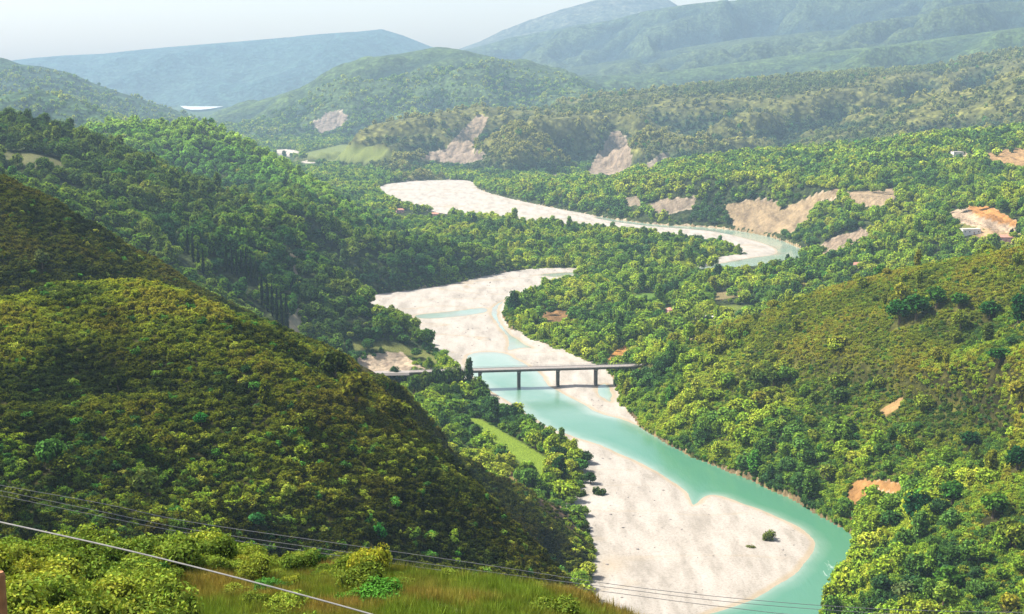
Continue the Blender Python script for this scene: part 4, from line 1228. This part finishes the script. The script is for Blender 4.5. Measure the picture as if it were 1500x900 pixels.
def cut(d, m): return {k: a[m] for k, a in d.items()}
for D in (FGS, MAQ, T1): 
    D.update(cut(D, not_near_special(D)))

# zones for the words of the labels
def zone_of(x, y, z, i):
    nm = NAMES[i]
    u, v = proj(np.array([x]), np.array([y]), np.array([z])); u = u[0]; v = v[0]
    if nm == FG[0]:
        a = ["by the post", "beside the post", "far left", "left", "under the cable", "left of centre", "centre left", "at the centre", "centre right", "right part", "right end", "far right end"][int(np.clip(u // 80, 0, 11))]
        return f"on the foreground bank, {a}", f"shrubs on the foreground bank, {a}"
    if nm == "near_hillside":
        a = "left part" if u < 300 else ("middle part" if u < 560 else "river end")
        b = "upper" if v < 600 else "lower"
        return f"on the near left ridge, {b} {a}", f"plants on the near left ridge, {b} {a}"
    if nm == "right_hillside":
        a = "beside the bridge" if u < 1010 else ("above the straight reach" if u < 1180 else "above the river bend")
        return f"on the right hillside {a}", f"plants on the right hillside {a}"
    if nm == "right_spur":
        b = ["top", "upper part", "middle", "lower part", "foot"][int(np.clip((v - 640) // 55, 0, 4))]
        a = "river side" if u < 1300 else "centre" if u < 1410 else "right edge"
        return f"on the right spur, {b}, {a}", f"plants on the lower right spur, {b}, {a}"
    if nm == "brown_hillside":
        return "on the dark brown ridge at the left edge", "plants on the brown ridge"
    if nm == FLOOR[0]:
        if u < 470: a = "on the terrace behind the near ridge"
        elif u < 700: a = "in the wood left of the bridge" if v < 600 else "beside the bright green field"
        elif u < 900: a = ("in the wood between field and gravel" if v > 650 else "on the bank below the bridge") if v > 560 else "on the wooded tongue inside the river bend"
        else: a = "on the flat beside the river, right bank"
        return a, "trees " + a
    return f"on the {nm.replace('_', ' ')}", f"trees on the {nm.replace('_', ' ')}"

def tint_word(t):
    r_, g_, b_ = t
    lum = .3 * r_ + .6 * g_
    if lum < .06: return "very dark green"
    if r_ > g_ * 1.05: return "brownish"
    if lum > .26: return "yellow-green"
    if r_ > g_ * .78: return "olive"
    return "dark green" if lum < .11 else "fresh green"

ORD = ["leftmost", "second from the left", "third from the left", "fourth from the left", "fifth from the left", "sixth from the left", "seventh from the left", "eighth from the left", "ninth from the left", "tenth from the left", "eleventh from the left", "twelfth from the left", "thirteenth from the left"] + [w + " from the left" for w in ("fourteenth", "fifteenth", "sixteenth", "seventeenth", "eighteenth", "nineteenth", "twentieth", "twenty-first", "twenty-second", "twenty-third", "twenty-fourth", "twenty-fifth", "twenty-sixth", "twenty-seventh")]
def wordings(d, idx, ids, noun):
    "label and group for each plant: look, size, place, then its order along the group where the group is small"
    info = []
    for j in idx:
        w1, g1 = zone_of(d['x'][j], d['y'][j], d['z'][j], ids[j])
        info.append((tint_word(d['tint'][j]), w1, g1, d['sx'][j]))
    sx = np.array([q[3] for q in info]); lo, hi = np.quantile(sx, .3), np.quantile(sx, .75)
    groups = {}
    for q, j in zip(info, idx):
        sw = "small" if q[3] < lo else ("large" if q[3] > hi else "middle-sized")
        groups.setdefault((sw, q[0], q[1], q[2]), []).append(j)
    out = {}
    for (sw, tw, w1, g1), js in groups.items():
        u, v = proj(d['x'][js], d['y'][js], d['z'][js])
        js = [js[k] for k in np.argsort(u)]
        if len(js) == 1:
            out[js[0]] = (f"the only {sw} {tw} {noun} {w1}", None)
        elif len(js) <= 28:
            for k, j in enumerate(js):
                w = "rightmost" if k == len(js) - 1 else ORD[k]
                out[j] = (f"{w} {sw} {tw} {noun} {w1}", f"{sw} {tw} {g1}")
        else:
            for j in js:
                out[j] = (f"{sw} {tw} {noun} {w1}", f"{sw} {tw} {g1}")
    return out

# the 250-odd shrubs and trees that show largest are things of their own
def pick_largest(d, ids, nmax, zscale=1.0):
    u, v = proj(d['x'], d['y'], d['z'] + d['sz'] * .8)
    infr = (u > -20) & (u < 1520) & (v > 0) & (v < 915) & visible(d['x'], d['y'], d['z'] + d['sz'] * 1.0 * zscale, 0.0)
    size = np.where(infr, np.sqrt(d['sx'] * d['sz']) / np.hypot(d['x'], d['y']), 0)
    o = np.argsort(-size)[:nmax]
    o = o[size[o] > 0]
    m = np.zeros(len(d['x']), bool); m[o] = True
    return m

m = pick_largest(FGS, None, 285)
ids = sample_id(FGS['x'], FGS['y'])
WD = wordings(FGS, np.nonzero(m)[0], ids, "shrub")
for k, j in enumerate(np.nonzero(m)[0]):
    put_shrub(FGS['x'][j], FGS['y'][j], FGS['z'][j], FGS['sx'][j], FGS['sz'][j], FGS['tint'][j], WD[j][0], WD[j][1], SHRUB_N[k % 4])
rest = cut(FGS, ~m)
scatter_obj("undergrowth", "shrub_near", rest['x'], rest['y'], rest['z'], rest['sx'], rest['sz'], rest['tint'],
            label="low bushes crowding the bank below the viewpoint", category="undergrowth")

m = pick_largest(T1, None, 240, 2.0)
WD = wordings(T1, np.nonzero(m)[0], T1['ids'], "tree")
for k, j in enumerate(np.nonzero(m)[0]):
    put_tree(T1['x'][j], T1['y'][j], T1['z'][j], T1['sx'][j], T1['sz'][j], T1['tint'][j], WD[j][0], WD[j][1], k=k)
rest = cut(T1, ~m)
scatter_obj("forest", "tree", rest['x'], rest['y'], rest['z'], rest['sx'], rest['sz'], rest['tint'],
            label="woods along the river and on the lower slopes", category="wood")
for nm, D, key, lab in (("forest", T2, "tree", "dark and light green woods of the middle valley"),
                        ("forest", T3, "far_tree", "woods covering the far benches and the triangular hill"),
                        ("forest", T4, "far_tree", "hazy woods on the hills beyond the far bend")):
    scatter_obj(nm, key, D['x'], D['y'], D['z'], D['sx'], D['sz'], D['tint'], label=lab, category="wood")
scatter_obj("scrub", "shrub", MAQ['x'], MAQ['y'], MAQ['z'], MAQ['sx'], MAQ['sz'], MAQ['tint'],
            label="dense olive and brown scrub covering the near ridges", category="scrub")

# stones and drift lying on the gravel bars
M_STONE = simple_mat("stone", (0.24, 0.22, 0.20), 0.9, 0.35, 1.2)
STN = []
for k in range(4):
    bm = bmesh.new(); bmesh.ops.create_icosphere(bm, subdivisions=1, radius=1.0)
    rs = random.Random(k)
    for vv in bm.verts: vv.co *= .7 + .5 * rs.random(); vv.co.z *= .55
    me = bpy.data.meshes.new("river_stone"); bm.to_mesh(me); bm.free(); me.materials.append(M_STONE); STN.append(me)
proto_collection("stone", STN)
x, y, r = fan(470, 1500, .030, 51, .30)
m = sdf(x, y, BED) < -3
x, y = x[m], y[m]
w = water_sdf(x, y)
m = (w > 1.5) & (r.random(len(x)) < np.clip(.35 + fbm(x, y, 30, 3, 52), .05, 1))
x, y, w = x[m], y[m], w[m]
s = .18 + .75 * r.random(len(x)) ** 4
zz = 0.2 + np.clip(w * .055, 0, 1.2)
scatter_obj("stones", "stone", x, y, zz, s, s, np.ones((len(x), 3)), label="grey stones strewn over the gravel bars", category="stones")

# grass of the foreground bank
x, y, r = fan(36, 90, 22, 31, .42)
ids = sample_id(x, y); z = sample(GZ, x, y)
m = (ids == hid(FG[0])) & (r.random(len(x)) < np.clip(.55 + fbm(x, y, 6, 3, 41), 0, 1))
x, y, z = x[m], y[m], z[m]
t = np.clip(fbm(x, y, 7, 3, 42) * 1.2 + .33 + (r.random(len(x))[:len(x)] - .5) * .4, 0, 1)[:, None]
gt_ = (np.array([.30, .22, .06]) * t + np.array([.16, .24, .03]) * (1 - t)) * (.6 + .7 * np.random.default_rng(8).random((len(x), 1)))
s = .45 + .55 * r.random(len(x)) ** 2
scatter_obj("grass", "grass_tuft", x, y, z - .03, s, s * .8, gt_, label="tall yellow and green grass on the bank at the bottom edge", category="grass")

# ------------------------------------------------------------------ bridge
M_CONC = simple_mat("weathered_concrete", (0.26, 0.235, 0.21), 0.9, 0.2, 0.4)
M_DARKC = simple_mat("dark_concrete", (0.10, 0.09, 0.08), 0.9, 0.25, 0.5)  # darker concrete for girders, piers and abutments
M_ROAD = simple_mat("road_surface", (0.27, 0.24, 0.215), 0.95, 0.12, 0.3)
M_STEEL = simple_mat("galvanised_steel", (0.30, 0.29, 0.28), 0.5, 0.1, 2.0, 0.3)
ZD = 12.6
ax, ay = G(600, 544.5, ZD); bx_, by_ = G(962, 534.5, ZD)
blen = math.hypot(bx_ - ax, by_ - ay); bang = math.atan2(by_ - ay, bx_ - ax)
br_ = mk_empty("bridge", (ax, ay, 0), bang, label="long low concrete road bridge on slender piers across the river", category="bridge")
def bpart(nm, f, mat, **pr):
    bm = bmesh.new(); f(bm); return bm_obj(nm, bm, mat, br_, **pr)
bpart("deck", lambda bm: box(bm, blen / 2, 0, ZD - .2, blen, 8.0, .40, 0, .04), M_CONC)
bpart("road_surface", lambda bm: box(bm, blen / 2, 0, ZD + .03, blen - .1, 6.4, .05), M_ROAD)
for yy in (-2.6, 0, 2.6):
    bpart("girder", lambda bm: box(bm, blen / 2, yy, ZD - .97, blen - .6, .55, 1.12, 0, .04), M_DARKC)
for yy in (-3.7, 3.7):
    bpart("kerb", lambda bm: box(bm, blen / 2, yy, ZD + .14, blen - .2, .5, .27, 0, .03), M_CONC)
    def rail(bm):
        nn = int(blen / 2.5)
        for k in range(nn + 1):
            box(bm, .4 + k * (blen - .8) / nn, yy, ZD + .75, .09, .09, .98)
        for zz in (.7, 1.2):
            box(bm, blen / 2, yy + .08, ZD + zz, blen - .6, .06, .09)
    bpart("railing", rail, M_STEEL)
def along(u, v):
    # distance along the bridge axis of the pier whose foot is seen at u, v
    gx, gy = G(u, v, 0)
    return (gx - ax) * math.cos(bang) + (gy - ay) * math.sin(bang)
for uu in (647, 703, 760, 817, 872.5, 929):
    # station where the sight plane of column uu crosses the bridge axis
    t_ = (uu - 750) / FPX * 1.0
    yr = ray(uu, 560); kx = yr[0] / yr[1]
    s_ = (kx * ay - ax) / (math.cos(bang) - kx * math.sin(bang))
    def pier(bm, s_=s_):
        box(bm, s_, 0, 4.2, 1.7, 5.2, 12.6, 0, .25)
    pr_ = bpart("pier", pier, M_DARKC)
    bm = bmesh.new(); box(bm, s_, 0, ZD - 1.83, 2.1, 7.0, .56, 0, .08); bm_obj("pier_cap", bm, M_CONC, pr_)
for s_ in (.6, blen - .6):
    bpart("abutment", lambda bm: box(bm, s_, 0, ZD - 4.9, 2.6, 7.6, 8.2, 0, .1), M_DARKC)

# road on its embankment to the left of the bridge
def road_strip(name, pts, w, mat, lift=.5, **pr):
    P3 = []
    for a, b in zip(pts[:-1], pts[1:]):
        for k in range(12):
            t = k / 12; P3.append([a[i] * (1 - t) + b[i] * t for i in range(3)])
    P3.append(list(pts[-1]))
    bm = bmesh.new(); rows = []
    for i, p in enumerate(P3):
        a = Vector(P3[max(i - 1, 0)]); b = Vector(P3[min(i + 1, len(P3) - 1)])
        d = (b - a); d.z = 0; d.normalize(); nrm = Vector((-d.y, d.x, 0))
        c = Vector(p)
        rows.append([bm.verts.new(c + nrm * w * .5 * s + Vector((0, 0, dz))) for s, dz in ((-1.3, -1.5), (-1, 0), (1, 0), (1.3, -1.5))])
    for r0, r1 in zip(rows[:-1], rows[1:]):
        for k in range(3):
            bm.faces.new((r0[k], r0[k + 1], r1[k + 1], r1[k]))
    return bm_obj(name, bm, mat, kind="structure", **pr)
c_, s__ = math.cos(bang), math.sin(bang)
gx1, gy1 = G(512, 548, 12.0)
road_strip("road", [(ax, ay, ZD), ((ax + gx1) / 2, (ay + gy1) / 2 + 2, 12.4), (gx1, gy1, 12.0), (gx1 - 60, gy1 + 5, 13)], 7, M_ROAD, label="pale road approaching the left end of the bridge", category="road")

# ------------------------------------------------------------------ houses
M_WHITE = simple_mat("white_render", (0.74, 0.70, 0.64), 0.9, 0.06, 0.6)
M_PINK = simple_mat("pink_render", (0.62, 0.34, 0.32), 0.9, 0.08, 0.6)
M_TILE = simple_mat("roof_tile", (0.42, 0.20, 0.14), 0.85, 0.25, 2.0)
M_GREYR = simple_mat("grey_roof", (0.42, 0.38, 0.34), 0.8, 0.2, 1.5)
M_GLASS = simple_mat("window_glass", (0.03, 0.035, 0.04), 0.1, 0.1, 1.0)
M_WOOD = simple_mat("old_wood", (0.30, 0.14, 0.06), 0.85, 0.3, 3.0)

def house(u, v, w, d, h, rot, wallm, roofm, label, flat=False, nwin=3, name="house", cat="house", rh=1.8):
    hx, hy, hz = hit(u, v)
    e = mk_empty(name, (hx, hy, hz), rot, label=label, category=cat)
    bm = bmesh.new(); box(bm, 0, 0, h / 2 - 1, w, d, h + 2)
    bm_obj("wall", bm, wallm, e)
    bm = bmesh.new()
    if flat:
        box(bm, 0, 0, h + .15, w + .7, d + .7, .3, 0, .05)
    else:
        o_ = .5
        v0 = [bm.verts.new(p) for p in ((-w / 2 - o_, -d / 2 - o_, h + .003), (w / 2 + o_, -d / 2 - o_, h + .003), (w / 2 + o_, d / 2 + o_, h + .003), (-w / 2 - o_, d / 2 + o_, h + .003),
                                        (-w / 2 + 1.6, 0, h + rh), (w / 2 - 1.6, 0, h + rh))]
        for f in ((0, 1, 5, 4), (2, 3, 4, 5), (1, 2, 5), (3, 0, 4), (3, 2, 1, 0)):
            bm.faces.new([v0[i] for i in f])
    bm_obj("roof", bm, roofm, e)
    rows = 2 if h > 5 else 1
    for rr in range(rows):
        for k in range(nwin):
            xx = -w / 2 + w * (k + .5) / nwin
            zz = h * (.55 if rows == 1 else (.28 + .45 * rr))
            if k == nwin // 2 and rr == 0:
                bm = bmesh.new(); box(bm, xx, -d / 2 - .03, 1.05, 1.0, .1, 2.1); bm_obj("door", bm, M_WOOD, e)
            else:
                bm = bmesh.new(); box(bm, xx, -d / 2 - .02, zz, 1.1, .08, 1.2); wn_ = bm_obj("window", bm, M_GLASS, e)
                bm = bmesh.new(); box(bm, xx, -d / 2 - .08, zz - .66, 1.3, .2, .1); bm_obj("sill", bm, M_WHITE, wn_)
    return e
house(985, 461, 9, 8, 4.2, .3, M_PINK, M_TILE, "small house with pinkish tiled roof among trees on the right terrace")
house(1033, 470, 15, 7, 3.2, .03, M_GREYR, M_WHITE, "long low shed with white roof and dark open front", flat=True, nwin=5, name="shed", cat="shed")
house(1106, 459, 9, 6, 2.8, -.1, M_WHITE, M_WHITE, "small white-walled shed below the dark conifer", flat=True, nwin=2, name="shed", cat="shed")
house(1421, 343, 17, 9, 4.6, .05, M_WHITE, M_GREYR, "white house with dark windows below the orange road cutting", flat=True, nwin=4)
house(1472, 355, 14, 9, 4.4, -.1, M_PINK, M_TILE, "pink house beside the dark slender tree at the right edge", nwin=3)
house(1255, 396, 9, 8, 5.5, .2, M_WHITE, M_TILE, "cream house alone among trees below the bare slope", nwin=2)
house(586, 312, 11, 9, 4.5, .2, M_PINK, M_TILE, "pinkish house at the wood edge near the far gravel, left one")
house(637, 318, 12, 9, 4.5, -.1, M_PINK, M_TILE, "pinkish house at the wood edge near the far gravel, right one")
house(1402, 228, 14, 10, 4.5, .1, M_WHITE, M_GREYR, "white house at the start of the pale track on the high bench", flat=True)

# ------------------------------------------------------------------ cables and post
M_CABLE = simple_mat("bare_cable", (0.30, 0.29, 0.27), 0.5, 0.1, 5.0, 0.2)
M_CABLE2 = simple_mat("grey_cable", (0.22, 0.215, 0.21), 0.5, 0.1, 5.0, 0.2)
def cable(pts, rad, mat, label):
    q = [Vector(p) for p in pts]
    out = []
    n_ = 14
    # Catmull-Rom through the points
    for i in range(len(q) - 1):
        p0 = q[max(i - 1, 0)]; p1 = q[i]; p2 = q[i + 1]; p3 = q[min(i + 2, len(q) - 1)]
        for k in range(n_):
            t = k / n_
            out.append(.5 * ((2 * p1) + (-p0 + p2) * t + (2 * p0 - 5 * p1 + 4 * p2 - p3) * t * t + (-p0 + 3 * p1 - 3 * p2 + p3) * t ** 3))
    out.append(q[-1])
    bm = bmesh.new(); tube(bm, out, rad, 6)
    o = bm_obj("power_cable", bm, mat, label=label, category="cable", group="cables over the foreground")
    return o
cable([P(-120, 738, 23), P(0, 765, 22.5), P(180, 805, 22), P(360, 850, 21.5), P(540, 899, 21), P(700, 948, 20.5)], .013, M_CABLE, "nearest and brightest cable slanting down the lower left corner")
cable([P(-150, 682, 118), P(0, 711, 120), P(150, 738, 122), P(280, 765, 124), P(500, 797, 126), P(700, 826, 128), P(890, 855, 130), P(1050, 874, 132), P(1230, 889, 134), P(1400, 896, 136), P(1600, 898, 138)], .028, M_CABLE2, "uppermost of the three thin cables crossing the dark scrub")
cable([P(-150, 690, 116), P(0, 719, 118), P(150, 750, 120), P(280, 776, 122), P(500, 808, 124), P(700, 836, 126), P(895, 861, 128), P(1050, 880, 130), P(1230, 895, 132), P(1400, 903, 134), P(1600, 905, 136)], .026, M_CABLE2, "middle one of the three thin cables crossing the dark scrub")
cable([P(-150, 694, 114), P(0, 726, 116), P(150, 757, 118), P(280, 782, 120), P(480, 812, 122), P(700, 843, 124), P(895, 868, 126), P(1050, 888, 128), P(1230, 905, 130), P(1600, 915, 134)], .026, M_CABLE2, "lowest of the three thin cables crossing the dark scrub")
px_, py_, pz_ = P(-2, 838, 20.5)
gz_ = float(sample(GZ, np.array([px_]), np.array([py_]))[0])
bm = bmesh.new(); tube(bm, [(px_, py_, gz_ - .5), (px_, py_, (gz_ + pz_) / 2), (px_ + .01, py_, pz_ - .05), (px_ + .01, py_, pz_)], [.095, .09, .085, .06], 10)
bm_obj("wooden_post", bm, simple_mat("post_wood", (0.34, 0.15, 0.06), 0.85, 0.3, 4.0), label="reddish wooden post cut by the left edge at the bottom corner", category="post")

# ------------------------------------------------------------------ haze
bm = bmesh.new()
top = max(float(GZ.max()), CAMZ) + 15
x0, x1, y0, y1 = -9400, 9400, -1700, 11300
box(bm, (x0 + x1) / 2, (y0 + y1) / 2, (top - 10.5) / 2, x1 - x0, y1 - y0, top + 10.5)
hm = bpy.data.materials.new("haze"); hm.use_nodes = True
nt = hm.node_tree; nt.nodes.clear()
o_ = nt.nodes.new("ShaderNodeOutputMaterial"); vp = nt.nodes.new("ShaderNodeVolumePrincipled")
vp.inputs['Density'].default_value = HAZE_DENSITY; vp.inputs['Color'].default_value = (*HAZE_COLOR, 1)
vp.inputs['Anisotropy'].default_value = HAZE_ANISO
nt.links.new(vp.outputs[0], o_.inputs['Volume'])
bm_obj("haze", bm, hm, kind="stuff", label="pale blue haze filling the whole valley air", category="haze")
